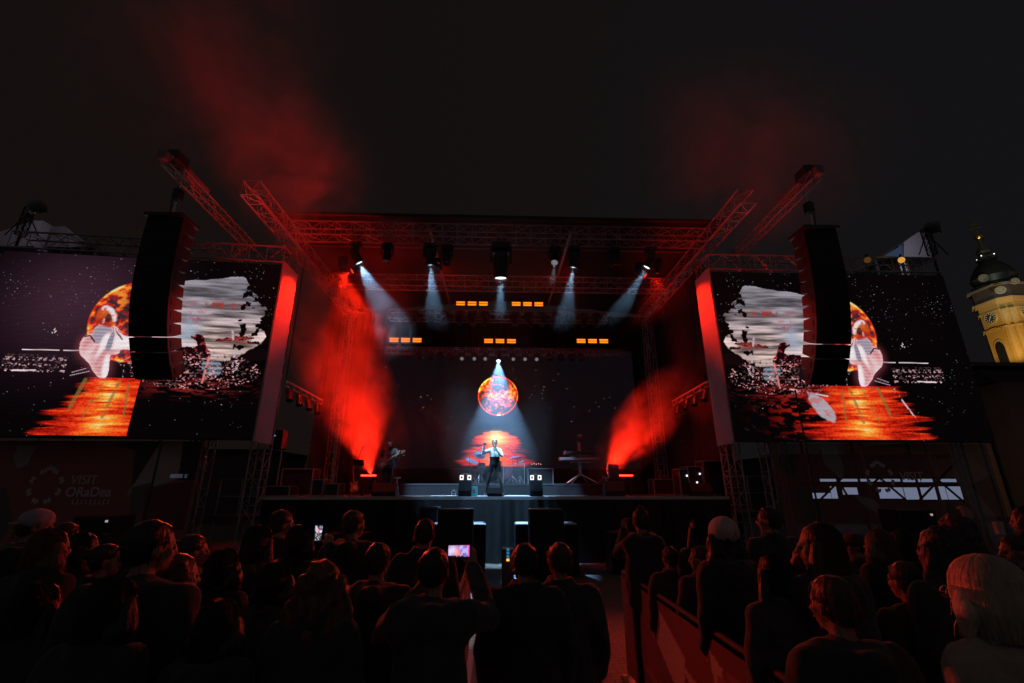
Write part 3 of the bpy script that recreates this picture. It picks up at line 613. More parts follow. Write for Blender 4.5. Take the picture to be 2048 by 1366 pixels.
# red floor strips with the red floor washes whose beams fill the smoke
M_strip = emis('red_strip', (1, .03, .012), 8)
def strip(px, py, Y, label, w):
    c = at(px, py, Y); t = thing('floor_strip_light', c, label, 'stage light', 'red strip lights on the floor')
    part('housing', MB().bbox(c + Vector((0, .06, -.02)), (w + .06, .1, .13), .01), M_blk2, t)
    part('lamp_tube', MB().bbox(c + Vector((0, 0, 0)), (w, .03, .045), .008), M_strip, t)
    part('foot', MB().box((c.x - w / 3, c.y + .06, (DZ + c.z - .06) / 2), (.06, .1, c.z - .1 - DZ)), M_blk, t); part('foot', MB().box((c.x + w / 3, c.y + .06, (DZ + c.z - .06) / 2), (.06, .1, c.z - .1 - DZ)), M_blk, t)
    return t
strip(737, 951, 16.8, 'glowing red strip light left of the guitarist', .52); strip(1252, 951, 16.8, 'glowing red strip light right of the patterned amplifier', .50)
def wash(p, tgt, label, power, ang, col=(1, .014, .004), s=.9, hang=False, group='red wash lights', blend=.6, lens=None):
    return moving_head(p, Vector(tgt) - Vector(p), label, group, s, lens or M_litred, hang, power, ang, blend, col)
wash((PL0.x, PL0.y, DZ), PL1 + Vector((1.1, 0, 0)), 'red wash light on the stage floor behind the guitarist, aimed up left', 5000, 66, blend=1)
wash((PR0.x, PR0.y, DZ), PR1, 'red wash light on the stage floor behind the patterned amplifier, aimed up right', 3800, 60, blend=1)
wash((-5.1, 15.2, ZT - .3), (-7.0, 14.0, 8.2), 'red wash light under the left side truss shining on the side panel', 1500, 46, blend=1, hang=True)
wash((5.3, 15.2, ZT - .3), (7.1, 14.0, 8.2), 'red wash light under the right side truss shining on the side panel', 1300, 46, blend=1, hang=True)
wash((-5.1, 11.4, 0), at(560, 250, 12.6), 'added red wash light on the ground left of the stage, aimed at the roof smoke', 5200, 36, blend=1)  # added unseen lamp that reddens the left sky smoke
wash((5.3, 11.4, 0), at(1500, 300, 12.8), 'added red wash light on the ground right of the stage, aimed at the roof smoke', 2300, 40, blend=1)  # added unseen lamp for the smoke over the right roof corner
wash((-5.6, 15.0, ZT - .35), (-4.9, 17.6, ZT - 6), 'added red wash light at the left end of the front truss', 1700, 70, hang=True, s=.8)  # added lamp, brightens the left plume from above
wash((5.8, 14.7, ZT - .35), (5.6, 16.5, ZT - 6), 'added red wash light at the right end of the front truss', 900, 60, hang=True, s=.8)  # added lamp, brightens the right plume from above
wash((-2.2, 15.0, ZT - .35), (-1.0, 18.5, ZT - .2), 'red wash light on the front truss aimed back along the roof', 60, 120, hang=True, s=.7)
wash((2.9, 15.0, ZT - .35), (1.8, 18.5, ZT - .2), 'second red wash light on the front truss, right of the middle, aimed along the roof', 50, 120, hang=True, s=.7)
RIM = (1, .055, .02)
# ================================================================== hanging line arrays
def line_array(sg, label):
    xc, y0, z0 = (-8.85 if sg < 0 else 8.98), 10.85, H + 6.85; t = thing('line_array', (xc, y0, z0), label, 'loudspeaker', 'hanging line array speakers')
    W_, hf, hr, dp, n = .95, .355, .25, .52, 12
    p = Vector((xc, y0, z0)); ang = 0.0
    M_side = mat('array_side_grey', (.05, .047, .05), .5, .2, .2)
    for i in range(n):
        ang += R((0, 1, 1, 1.5, 2, 2.5, 3, 3.5, 4, 4.5, 5, 5.5)[i]) * 1.05
        Rm = Matrix.Rotation(ang, 3, 'X'); gap = .035 if i in (9, 10) else .006       # the lower boxes hang a little apart
        hang = Rm @ Vector((0, 0, -1)); fr = p + hang * (hf / 2 + gap)
        hx, kx = W_ / 2, W_ / 2
        def Q(x, y, z): return fr + Rm @ Vector((x, y, z))
        vs = [Q(a * hx, y, b * hh / 2) for y, hh in ((0, hf), (dp * .45, hf * .96), (dp, hr)) for b in (-1, 1) for a in (-1, 1)]
        fs = [(0, 1, 3, 2), (8, 10, 11, 9)] + [(k, k + 2, k + 6, k + 4) for k in (0, 4)] + [(k + 1, k + 5, k + 7, k + 3) for k in (0, 4)] + [(k, k + 4, k + 5, k + 1) for k in (0, 4)] + [(k + 2, k + 3, k + 7, k + 6) for k in (0, 4)]
        cb = part('cabinet', MB().add(vs, fs), M_side, t)
        part('grille', MB().box(Q(0, -.012, 0), (W_ - .03, .02, hf - .012), Rm), M_grille, cb)
        for s_ in (-1, 1):
            part('handle_plate', MB().box(Q(s_ * (hx + .006), .17, .02), (.012, .13, .17), Rm), M_blk, cb)
        p = p + hang * (hf + gap) 
    part('bumper_frame', MB().box((xc, y0 + .25, z0 + .05), (W_ + .05, .75, .09)), M_blk, t)
    part('hoist', MB().bbox((xc, y0 + .2, z0 + .85), (.2, .22, .34), .04), M_blk2, t)
    part('chain', MB().tube((xc, y0 + .2, z0 + .1), (xc, y0 + .2, z0 + 1.75), .018, n=6), M_chrome, t)
    part('signal_cable', MB().path([(xc + .3 * sg, y0 + .5, z0 + .1 + .0), (xc + .45 * sg, y0 + .6, z0 + 1.0), (xc + .2 * sg, y0 + .5, z0 + 1.6)], .02), M_cable, t)
    return t
line_array(-1, 'tall black line array hanging in front of the left video screen')
line_array(1, 'tall black line array hanging in front of the right video screen')
for sg, lb in ((-1, 'left outrigger beam over the hanging speakers, rising toward the crowd'), (1, 'right outrigger beam over the hanging speakers, rising toward the crowd')):
    x = sg * 9.05; t = thing('outrigger_beam', (x, 15, H + 8.45), lb, 'beam', 'outrigger beams of the hanging speakers')
    part('rails', truss_mb((x, 10.6, H + 8.5), (x, 15.2, H + 8.4), .26, bay=.6, r=.022, rl=.009), M_alu, t, True)
    part('trolley', MB().bbox((x, 10.9, H + 8.75), (.45, .5, .3), .03), M_blk2, t)
    part('end_motor', MB().bbox((x, 10.5, H + 8.55), (.22, .22, .3), .05), M_grey, t)
    part('motor_cover', MB().bbox((x, 11.7, H + 8.72), (.28, 1.2, .12), .03), M_grey, t)

# ================================================================== side ladders with small spotlights
def lamp_ladder(p0, p1, label):
    a, b = Vector(p0), Vector(p1); t = thing('lamp_ladder', a, label, 'stage light', 'side ladders with small spotlights'); d = (b - a); h = Vector((0, 0, -.38)); mb = MB()
    mb.tube(a, b, .03, n=8); mb.tube(a + h * .45, b + h * .45, .02, n=8)
    for i in range(7): mb.tube(a + d * i / 6, a + d * min(1, (i + .5) / 6) + h * .45, .012)
    part('ladder_frame', mb, M_alu, t, True)
    for i in range(4):
        c = a + d * ((i + .35) / 4) + h * .5; dn = Vector((-.35 * (1 if a.x < 0 else -1) * -1, -.35, -1)).normalized(); q = dn.to_track_quat('Z', 'Y').to_matrix()
        k = part('par_can', MB().lathe([(.06, -.18), (.09, -.16), (.10, 0), (.11, .16), (.115, .24), (.10, .24), (.09, .15)], c + dn * .26, q, 14), M_blk2, t, True)
        part('lens', MB().lathe([(.0001, .01), (.095, 0)], c + dn * .43, q, 14), M_lens_off, k)
        part('bracket', MB().tube(c + Vector((-.1, 0, 0)), c + Vector((.1, 0, 0)), .015).tube(c + Vector((-.1, 0, 0)), c + Vector((-.1, 0, 0)) + dn * .25, .012).tube(c + Vector((.1, 0, 0)), c + Vector((.1, 0, 0)) + dn * .25, .012), M_blk, t)
    for k_, tx in enumerate((-2.5, 2.5)):
        c = a + d * ((k_ * 2 + .35) / 4); spot('par_lamp', c + Vector((0, -.5, -.5)), (tx, 3.2, 1.4), 1800, RIM, 44, .6, .12, t)
    for q in (a, b): part('drop_pipe', MB().tube(q, (q.x, q.y, ZT - .3), .016), M_blk, t)
    return t
lamp_ladder(at(572, 762, 15.2), at(645, 800, 17.6), 'red-lit side ladder with four small spotlights beside the left panel')
lamp_ladder(at(1416, 762, 15.0), at(1345, 802, 17.6), 'red-lit side ladder with four small spotlights beside the right panel')
for px, py, Y, lb, ti in ((558, 880, 15.6, 'small black side-fill speaker hanging beside the left tower', 0),):
    c = at(px, py, Y); t = thing('side_fill_speaker', c, lb, 'loudspeaker')
    part('cabinet', MB().bbox(c, (.38, .4, .62), .03), M_blk2, t); part('grille', MB().box(c + Vector((0, -.205, 0)), (.33, .01, .56)), M_grille, t)
    part('status_lamp', MB().box(c + Vector((-.05, -.215, .12)), (.03, .01, .03)), emis('blue_status', (.3, .4, 1), 1.2), t)
    part('pole', MB().tube((c.x + .1, c.y + .1, DZ), c + Vector((.1, .1, -.25)), .022), M_alu, t)

# ================================================================== stage floor: monitors, small lamps, amplifiers
def wedge(px, py, Y, w, h, label, cat='loudspeaker', name='stage_monitor', group='floor monitors on the stage', m=None):
    c = at(px, py, Y); c.z = DZ; t = thing(name, c, label, cat, group)
    prof = [(-.22, 0), (.25, 0), (.25, h * .55), (.02, h), (-.10, h), (-.22, h * .35)]
    M = Matrix.Translation(c + Vector((-w / 2, 0, 0))) @ Matrix(((0, 0, 1, 0), (1, 0, 0, 0), (0, 1, 0, 0), (0, 0, 0, 1)))
    part('cabinet', MB().prism(prof, w, M), m or M_blk2, t)
    part('handle', MB().box(c + Vector((w / 2 + .008, .05, h * .45)), (.014, .14, .06)), M_blk, t)
    part('grille', MB().add([c + Vector((x, y, z)) for x, y, z in ((-w * .45, .262, .03), (w * .45, .262, .03), (w * .45, .262, h * .5), (-w * .45, .262, h * .5))], [(0, 1, 2, 3)]), M_grille, t)
    return t, c
M_cell = emis('white_audience_cell', (1, .97, .90), 1.35)
def cell_lamp(px, label):
    t0, c = wedge(px, 992, 15.15, .40, .46, 'black floor monitor under the two-cell lamp, ' + label, m=mat('deep_black_plastic', (.006, .006, .007), .8, spec=.05))
    b = c + Vector((0, -.05, .46)); t = thing('two_cell_lamp', b, 'small white two-cell lamp on top of the floor monitor, ' + label, 'stage light', 'white two-cell lamps on floor monitors')
    part('bracket', MB().box(b + Vector((0, .05, .015)), (.34, .1, .03)), M_blk, t); part('crossbar', MB().tube(b + Vector((-.08, .03, .21)), b + Vector((.08, .03, .21)), .012), M_chrome, t)
    for s_ in (-1, 1):
        h = part('lamp_cell', MB().box(b + Vector((s_ * .12, .05, .105)), (.135, .07, .155)), M_blk2, t); x = b.x + s_ * .12
        f = MB(); y = b.y + .012; z = b.z + .105
        for bx in ((0, .052, .115, .04), (0, -.052, .115, .04)): f.box((x + bx[0], y, z + bx[1]), (bx[2], .012, bx[3]))
        for bx in (-.045, .045): f.box((x + bx, y, z), (.03, .012, .066))
        part('lit_frame', f, M_cell, h)
    return t
cell_lamp(930, 'left of the singer'); cell_lamp(1072, 'right of the singer')
wedge(989, 992, 15.0, .46, .26, 'low black floor monitor directly in front of the singer', m=mat('deep_black_plastic', (.006, .006, .007), .8, spec=.05))
wedge(770, 992, 15.3, .74, .40, 'black floor monitor in front of the guitarist')
wedge(1228, 992, 15.3, .62, .46, 'black floor monitor below the patterned amplifier')
wedge(1400, 992, 15.6, .7, .4, 'black floor monitor near the right end of the stage')
# small white stage box near left lamp
c = at(907, 992, 15.05); c.z = DZ; t = thing('cable_box', c, 'tiny white wire-framed box on the stage edge left of the singer', 'box')
mb = MB()
for x in (-.06, .06):
    for y in (-.05, .05): mb.tube(c + Vector((x, y, 0)), c + Vector((x, y, .15)), .008)
part('frame', mb.box(c + Vector((0, 0, .155)), (.15, .13, .012)).box(c + Vector((0, 0, .08)), (.14, .12, .01)), M_white, t); part('handle', MB().tube(c + Vector((-.03, 0, .18)), c + Vector((.03, 0, .18)), .01), M_white, t)
c = at(949, 990, 15.3); t = thing('teal_box', (c.x, c.y, DZ), 'teal printed box standing between the left lamp and the singer', 'box')
part('body', MB().bbox((c.x, c.y, DZ + .15), (.19, .15, .29), .008), mat('teal_card', (.05, .32, .33), .6), t)
part('red_print', MB().add([(c.x - .05 + dx, c.y - .078, DZ + .1 + dz) for dx, dz in ((0, 0), (.08, .01), (.09, .09), (.06, .07), (.05, .13), (.03, .08), (-.01, .1))], [tuple(range(7))]), mat('red_print_ink', (.5, .05, .04)), t)
def cable(pts, label, m=None, r=.012, g='cables on the stage floor'):
    t = MB().path(pts, r, 8); o = part('stage_cable', t, m or M_white, None, True); props(o, label, 'cable', g); return o
cable([(x, 15.2 + .12 * math.sin(x * 3), DZ + .012) for x in np.linspace(-.2, 1.1, 14)] + [(1.2, 15.3, DZ + .05), (1.33, 15.3, DZ + .14)], 'white cable running along the stage edge to the right lamp')
cable([(x, 15.0 + .04 * math.sin(x * 5), DZ + .013) for x in np.linspace(-2.0, -1.0, 10)], 'white cable along the stage edge left of the left lamp')
# patterned amplifier
c = at(1227, 958, 16.2); ac = thing('patterned_amplifier', (c.x, c.y, DZ), 'grey amplifier covered in chevron lines standing right of the keyboards', 'amplifier')
part('flight_case', MB().bbox((c.x, c.y, DZ + .28), (.5, .42, .56), .02), M_blk2, ac)
hh = .44; b0 = Vector((c.x, c.y - .05, DZ + .58 + hh / 2)); tl = Matrix.Rotation(R(-6), 3, 'X')
part('body', MB().bbox(b0, (.36, .2, hh), .03, tl), mat('amp_grey', (.25, .28, .29), .6), ac)
mb = MB()
for k in range(9):
    z = hh / 2 - .08 - k * .045
    for s_ in (-1, 1):
        a = Vector((0, -.112, z - .07)); e = Vector((s_ * .165, -.112, z + .03)); mb.tube(b0 + tl @ a, b0 + tl @ e, .006, n=4)
part('chevron_lines', mb, M_blk, ac)
# racks and flight cases at both wings, their edges catching red light
def rack(px, py, Y, w, h, label, lamps=0, d=.6):
    c = at(px, py, Y); c.z = DZ; t = thing('flight_case', c, label, 'case', 'flight cases in the stage wings')
    part('body', MB().bbox(c + Vector((0, 0, h / 2)), (w, d, h), .015), M_blk2, t)
    mb = MB()
    for x in (-w / 2, w / 2):
        for y in (-d / 2, d / 2): mb.box(c + Vector((x, y, h / 2)), (.035, .035, h))
        for z in (.02, h): mb.box(c + Vector((x, 0, z)), (.03, d, .03))
    for z in (.02, h):
        for y in (-d / 2, d / 2): mb.box(c + Vector((0, y, z)), (w, .032, .032))
    part('metal_edging', mb, M_alu, t)
    part('latch', MB().box(c + Vector((0, -d / 2 - .01, h * .6)), (.05, .02, .05)), M_blk, t)
    for k in range(lamps): part('status_lamp', MB().box(c + Vector((w * (.3 - .25 * k), -d / 2 - .03, h * (.75 - .3 * k))), (.035, .02, .05)), emis('status_white', (.85, .85, 1), 3), t)
    return t
rack(597, 990, 16.2, 1.0, .85, 'wide black flight case at the left end of the stage with a red status lamp', 0)
rack(640, 990, 15.5, .34, .50, 'small black case with orange-lit edges beside the wide left flight case')
rack(560, 990, 15.4, .8, .3, 'low black case lying at the far left of the stage')
rack(668, 990, 15.6, .42, .38, 'dark reddish case left of the small electric guitar')
rack(1365, 990, 15.9, .3, .85, 'tall narrow rack with red-lit edges at the right wing', 1)
rack(1388, 990, 16.4, .5, .95, 'equipment rack with white status lamps at the right wing', 2)
rack(1425, 990, 16.6, .7, 1.15, 'tall black rack of blinking gear at the far right of the stage', 0)
rack(1325, 985, 17.5, .8, .55, 'low ochre-topped case behind the right racks')
rack(1080, 975, 18.3, .95, .95, 'bass amplifier cabinet with a row of red knobs right of the drum kit')
c = at(1072, 928, 18.0); kb = MB()
for k in range(5): kb.ball((c.x - .16 + .085 * k, 17.98, c.z - .01 + .02 * (k % 2)), .018, 8)
o = part('control_knobs', kb, emis('red_knob', (1, .25, .2), 2)); props(o, 'row of glowing red control knobs on the bass amplifier head', 'control panel')
# wedge of tubes: monitor stand with orange side at guitarist's right
for px, lb in ((792, 'orange-lit metal stand at the right side of the guitarist monitor'), (1214, 'orange-lit metal stand at the left side of the right floor monitor')):
    c = at(px, 992, 15.35); t = thing('folding_stand', (c.x, c.y, DZ), lb, 'stand', 'small folding stands')
    for s_ in (-1, 1): part('leg', MB().tube((c.x + .1 * s_, c.y - .05, DZ + .01), (c.x - .02 * s_, c.y, DZ + .55), .018), M_alu, t, True)
    part('top_bar', MB().box((c.x, c.y, DZ + .56), (.2, .06, .05)), M_alu, t); part('crossbar', MB().tube((c.x - .07, c.y - .03, DZ + .2), (c.x + .07, c.y - .03, DZ + .2), .012), M_alu, t)

def mic_stand(x, y, z0, hgt, boom, ang, label, tilt=.5):
    t = thing('microphone_stand', (x, y, z0), label, 'microphone stand', 'microphone stands on the stage')
    for k in range(3):
        a = k * 2.094 + .4; part('leg', MB().tube((x, y, z0 + .12), (x + .28 * math.cos(a), y + .28 * math.sin(a), z0 + .01), .01), M_blk, t)
    part('pole', MB().tube((x, y, z0 + .08), (x, y, z0 + hgt), .012, n=8), M_blk, t)
    d = Vector((math.cos(ang) * math.cos(tilt), 0, math.sin(tilt))) * boom; j = Vector((x, y, z0 + hgt))
    bm_ = part('boom', MB().tube(j - d * .35, j + d, .010, n=8), M_blk, t)
    part('counterweight', MB().ball(j - d * .35, .035, 8), M_blk, bm_, True)
    part('microphone', MB().tube(j + d, j + d * 1.08 + Vector((0, 0, -.03)), .022, .03, n=8).ball(j + d * 1.1 + Vector((0, 0, -.03)), .034, 8), M_grey, t, True)
    return t
c = at(708, 990, 15.8); mic_stand(c.x, c.y, DZ, 1.15, .45, 0, 'thin boom microphone stand left of the guitarist', 1.25)
c = at(938, 975, 17.4); mic_stand(c.x, c.y, DZ + .4, 1.0, .5, 0, 'overhead boom microphone stand at the left of the drum kit', .55)
c = at(1035, 975, 17.4); mic_stand(c.x, c.y, DZ + .4, .95, .5, math.pi, 'overhead boom microphone stand at the right of the drum kit', .75)
c = at(1371, 985, 15.7); mic_stand(c.x, c.y, DZ, 1.5, .3, 0, 'tall straight microphone stand in the right wing', 1.3)
c = at(610, 985, 15.9); mic_stand(c.x, c.y, DZ, 1.35, .25, math.pi, 'straight microphone stand by the left flight cases', 1.4)
# music stand
c = at(712, 985, 15.9); t = thing('music_stand', (c.x, c.y, DZ), 'black music stand with an open tray left of the guitarist', 'music stand')
part('pole', MB().tube((c.x, c.y, DZ + .05), (c.x, c.y, DZ + 1.0), .012), M_blk, t); part('tray', MB().box((c.x, c.y - .02, DZ + 1.06), (.34, .02, .2), Matrix.Rotation(R(25), 3, 'X')), M_blk2, t)
for k in range(3): part('leg', MB().tube((c.x, c.y, DZ + .2), (c.x + .24 * math.cos(k * 2.1), c.y + .24 * math.sin(k * 2.1), DZ + .01), .01), M_blk, t)
# spare electric guitar on a stand
def guitar_parts(t, O, Rm, s, body_m, label=None):
    B = lambda x, y, z: O + Rm @ Vector((x * s, y * s, z * s))
    out = [(0, -.22), (.13, -.20), (.165, -.10), (.12, .0), (.12, .07), (.15, .16), (.10, .17), (.04, .11), (0, .10), (-.04, .11), (-.11, .19), (-.15, .17), (-.125, .07), (-.12, .0), (-.165, -.10), (-.13, -.20)]
    M = Matrix.Translation(O) @ (Rm.to_4x4()) @ Matrix(((s, 0, 0, 0), (0, 0, -s, s * .02), (0, s, 0, 0), (0, 0, 0, 1)))
    part('body', MB().prism(out, .04, M), body_m, t)
    part('neck', MB().tube(B(0, -.02, .08), B(0, -.02, .62), .026 * s, .021 * s, n=8), mat('maple_neck', (.35, .2, .09), .4), t, True)
    part('headstock', MB().box(B(.01, -.02, .69), (.075 * s, .02 * s, .15 * s), Rm), mat('headstock_wood', (.25, .13, .06), .4), t)
    part('pickguard', MB().box(B(.03, -.026, -.06), (.12 * s, .006, .16 * s), Rm), M_white, t); part('bridge', MB().box(B(0, -.032, -.13), (.08 * s, .012, .03 * s), Rm), M_chrome, t)
c = at(708, 975, 15.6); t = thing('electric_guitar', (c.x, c.y, DZ + .28), 'spare orange electric guitar on the floor left of the guitarist', 'guitar')
guitar_parts(t, Vector((c.x, c.y, DZ + .30)), Matrix.Rotation(R(-12), 3, 'Y') @ Matrix.Rotation(R(-10), 3, 'X'), .85, mat('sunburst_body', (.45, .16, .03), .25))
t = thing('guitar_stand', (c.x, c.y + .08, DZ), 'small black stand holding the spare orange guitar', 'stand')
for s_ in (-1, 1): part('leg', MB().tube((c.x + .14 * s_, c.y, DZ + .01), (c.x, c.y + .12, DZ + .45), .012), M_blk, t)
part('cradle', MB().tube((c.x - .12, c.y - .03, DZ + .1), (c.x + .12, c.y - .03, DZ + .1), .012), M_blk, t)

# ================================================================== keyboards on a central column stand
c = at(1162, 975, 17.3); kx, ky, kz = c.x, c.y, DZ + .4; ks = thing('keyboard_stand', (kx, ky, kz), 'silver column keyboard stand with splayed feet on the riser', 'stand')
part('column', MB().bbox((kx, ky, kz + .86), (.10, .07, 1.25), .012), M_alu, ks); part('top_cap', MB().bbox((kx, ky, kz + 1.53), (.12, .09, .1), .02), M_blk2, ks)
for dx, dy in ((-.5, -.25), (-.28, .2), (.28, .2), (.5, -.25)): part('leg', MB().tube((kx, ky, kz + .34), (kx + dx * 1.1, ky + dy, kz + .02), .022), M_alu, ks, True)
for z in (.80, 1.02): part('arm', MB().box((kx, ky - .12, kz + z - .05), (.7, .3, .03)), M_alu, ks)
for z, w, x0, lb in ((.86, 1.42, -.05, 'lower and longer grey keyboard on the column stand'), (1.08, 1.10, -.02, 'upper and shorter dark keyboard on the column stand')):
    t = thing('keyboard', (kx + x0, ky - .15, kz + z), lb, 'keyboard', 'keyboards on the column stand')
    part('case', MB().bbox((kx + x0, ky - .15, kz + z), (w, .36, .10), .015), M_grey if z < 1 else M_blk2, t)
    k = MB()
    for i in range(int(w / .035) - 4): k.box((kx + x0 - w / 2 + .08 + i * .035, ky + .0, kz + z + .055), (.03, .14, .012))
    o = part('keys', k, M_white, t); o['kind'] = 'stuff'
    part('end_cheek', MB().bbox((kx + x0 - w / 2 - .015, ky - .15, kz + z), (.04, .37, .12), .01), mat('red_cheek', (.5, .06, .05), .4), t)
t = thing('fixture_on_column', (kx, ky, kz + 1.58), 'small round lamp sitting on top of the keyboard column', 'lamp'); part('shell', MB().ball((kx + .03, ky, kz + 1.68), (.09, .08, .1), 12), M_grey, t, True); part('foot', MB().box((kx, ky, kz + 1.585), (.1, .08, .02)), M_blk, t)

# ================================================================== drum kit
c = at(985, 972, 17.6); dx0, dy0, dz0 = c.x, 17.6, DZ + .4
M_shell = mat('drum_shell_dark', (.10, .03, .05), .3, .2); M_skin = mat('drum_skin', (.62, .62, .64), .6); M_cym = mat('cymbal_bronze', (.06, .035, .055), .8, 0, spec=.1)
dk_ = thing('drum_kit', (dx0, dy0, dz0), 'dark drum kit with pale bass drum skin and tilted cymbals behind the singer', 'drum kit')
ry = Matrix.Rotation(R(90), 3, 'X')
bd = part('bass_drum', MB().lathe([(.29, -.2), (.29, .2)], (dx0 - .1, dy0, dz0 + .30), ry, 28), M_shell, dk_, True)
part('front_skin', MB().lathe([(.0001, .205), (.275, .205)], (dx0 - .1, dy0, dz0 + .30), ry, 28), M_skin, bd)
part('hoop', MB().lathe([(.275, .2), (.305, .2), (.305, .24), (.275, .24), (.275, .2)], (dx0 - .1, dy0, dz0 + .30), ry, 28), M_blk2, bd)
part('skin_emblem', MB().add([(dx0 - .1 + x, dy0 - .212, dz0 + .30 + z) for x, z in ((.02, -.08), (.1, -.02), (.12, .06), (.05, .09), (0, .03), (-.03, -.03))], [tuple(range(6))]), mat('emblem_ink', (.16, .05, .06)), bd)
for x, y, z, r, h, nm in ((-.42, .1, .62, .15, .2, 'rack_tom'), (.16, .05, .68, .16, .22, 'rack_tom'), (.55, .2, .38, .21, .4, 'floor_tom'), (-.62, .35, .55, .18, .14, 'snare_drum')):
    d = part(nm, MB().lathe([(r, -h / 2), (r, h / 2)], (dx0 + x, dy0 + y, dz0 + z), Matrix.Rotation(R(-12), 3, 'X'), 20), M_shell, dk_, True)
    part('skin', MB().lathe([(.0001, h / 2 + .004), (r * .98, h / 2 + .002)], (dx0 + x, dy0 + y, dz0 + z), Matrix.Rotation(R(-12), 3, 'X'), 20), M_skin, d)
    part('drum_leg', MB().tube((dx0 + x, dy0 + y, dz0 + z - h / 2), (dx0 + x, dy0 + y, dz0 + .01), .013), M_chrome, dk_)
for x, y, z, r, ty, tx in ((-.50, -.05, 1.03, .24, 16, 38), (-.78, .1, .82, .25, 24, 20), (.75, .1, .95, .24, -12, 8), (.35, .3, 1.1, .22, 6, 10), (1.0, .2, .78, .2, -20, 10)):
    rm = Matrix.Rotation(R(ty), 3, 'Y') @ Matrix.Rotation(R(tx), 3, 'X')
    part('cymbal', MB().lathe([(.0001, .03), (.04, .025), (.06, .008), (r, -.01), (r, -.014), (.05, .0)], (dx0 + x, dy0 + y, dz0 + z), rm, 28), M_cym, dk_, True)
    part('cymbal_stand', MB().tube((dx0 + x, dy0 + y, dz0 + z + .02), (dx0 + x, dy0 + y, dz0 + .3), .010).tube((dx0 + x, dy0 + y, dz0 + .3), (dx0 + x + .2, dy0 + y + .1, dz0 + .01), .009).tube((dx0 + x, dy0 + y, dz0 + .3), (dx0 + x - .2, dy0 + y + .1, dz0 + .01), .009).tube((dx0 + x, dy0 + y, dz0 + .3), (dx0 + x, dy0 + y - .2, dz0 + .01), .009), M_chrome, dk_)
part('throne', MB().lathe([(.02, -.45), (.02, -.02), (.17, 0), (.18, .06), (.0001, .08)], (dx0 + .1, dy0 + .75, dz0 + .5), None, 18), M_blk2, dk_, True)
t = thing('percussion_screen', (dx0 + .75, dy0 - .2, dz0), 'clear framed drum shield panel with reddish edge right of the drum kit', 'panel')
M_gl = mat('acrylic', (.5, .5, .55), .1, 0, .05); M_gl.node_tree.nodes['Principled BSDF'].inputs['Alpha'].default_value = .03
part('pane', MB().box((dx0 + .78, dy0 - .25, dz0 + .35), (.78, .01, .66)), M_gl, t)
mb = MB(); mb.box((dx0 + .78, dy0 - .25, dz0 + .69), (.8, .02, .02)).box((dx0 + 1.17, dy0 - .25, dz0 + .35), (.02, .02, .66)).box((dx0 + .39, dy0 - .25, dz0 + .35), (.02, .02, .66)); part('frame', mb, M_alu, t)

# ================================================================== speaker stacks and pit in front of the stage
def sub_stack(px, lb, x0, x1):
    a, b = at(x0, 1048, 12.9), at(x1, 1048, 12.9); w = b.x - a.x; c = Vector(((a.x + b.x) / 2, 13.0, 0)); zt = a.z
    t = thing('subwoofer', c, 'wide black subwoofer with its lit top coloured white, ' + lb, 'loudspeaker', 'subwoofers in front of the stage')
    part('cabinet', MB().bbox(c + Vector((0, 0, zt / 2)), (w, .85, zt), .02), M_blk2, t); part('grille', MB().box(c + Vector((0, -.432, zt / 2)), (w - .08, .012, zt - .1)), M_grille, t)
    part('lit_top_layer', MB().bbox(c + Vector((0, 0, zt + .012)), (w * .97, .8, .02), .008), M_white, t)  # white layer stands in for bright light on the cabinet top
    s_ = 1 if px < 1000 else -1
    q = at(px, 1018, 12.2); h = q.z; t = thing('front_fill_speaker', (q.x, 12.25, 0), 'tall square black speaker in front of the subwoofer, ' + lb, 'loudspeaker', 'square speakers in front of the stage')
    part('cabinet', MB().bbox((q.x, 12.25, h / 2), (.86, .55, h), .015), M_blk2, t); part('grille', MB().box((q.x, 11.965, h / 2), (.78, .015, h - .1)), M_grille, t); part('top_edge', MB().box((q.x, 12.25, h + .006), (.80, .5, .01)), M_alu, t)
sub_stack(913, 'left of the stage centre', 866, 972); sub_stack(1091, 'right of the stage centre', 1030, 1152)
for px, Y, w, h, lb in ((860, 13.6, .5, 1.62, 'narrow black speaker behind the left subwoofer'), (700, 13.2, 1.1, 1.0, 'low black subwoofer in front of the left half of the stage'), (1260, 13.2, 1.3, 1.0, 'low black subwoofer in front of the right half of the stage')):
    q = at(px, 1040, Y); t = thing('pit_speaker', (q.x, Y, 0), lb, 'loudspeaker', 'black speakers in the pit'); part('cabinet', MB().bbox((q.x, Y, h / 2), (w, .7, h), .02), M_blk2, t); part('grille', MB().box((q.x, Y - .36, h / 2), (w - .06, .012, h - .08)), M_grille, t)
# lit status display in the pit and little rack
c = at(1016, 1112, 10.5); t = thing('signal_rack', (c.x, c.y, 0), 'dark signal rack with blue and orange indicator lamps in the pit', 'equipment rack')
part('body', MB().bbox((c.x, 10.75, c.z / 2 + .05), (.26, .4, c.z + .15), .02), M_blk2, t)
for py, m in ((1099, 0), (1106, 0), (1113, 0), (1120, 1)):
    q = at(1016, py, 10.48); part('indicator', MB().box(q, (.06, .01, .045)), emis('blue_led', (.05, .35, .75), .5) if not m else emis('orange_led', (1, .4, .05), 2.0), t)

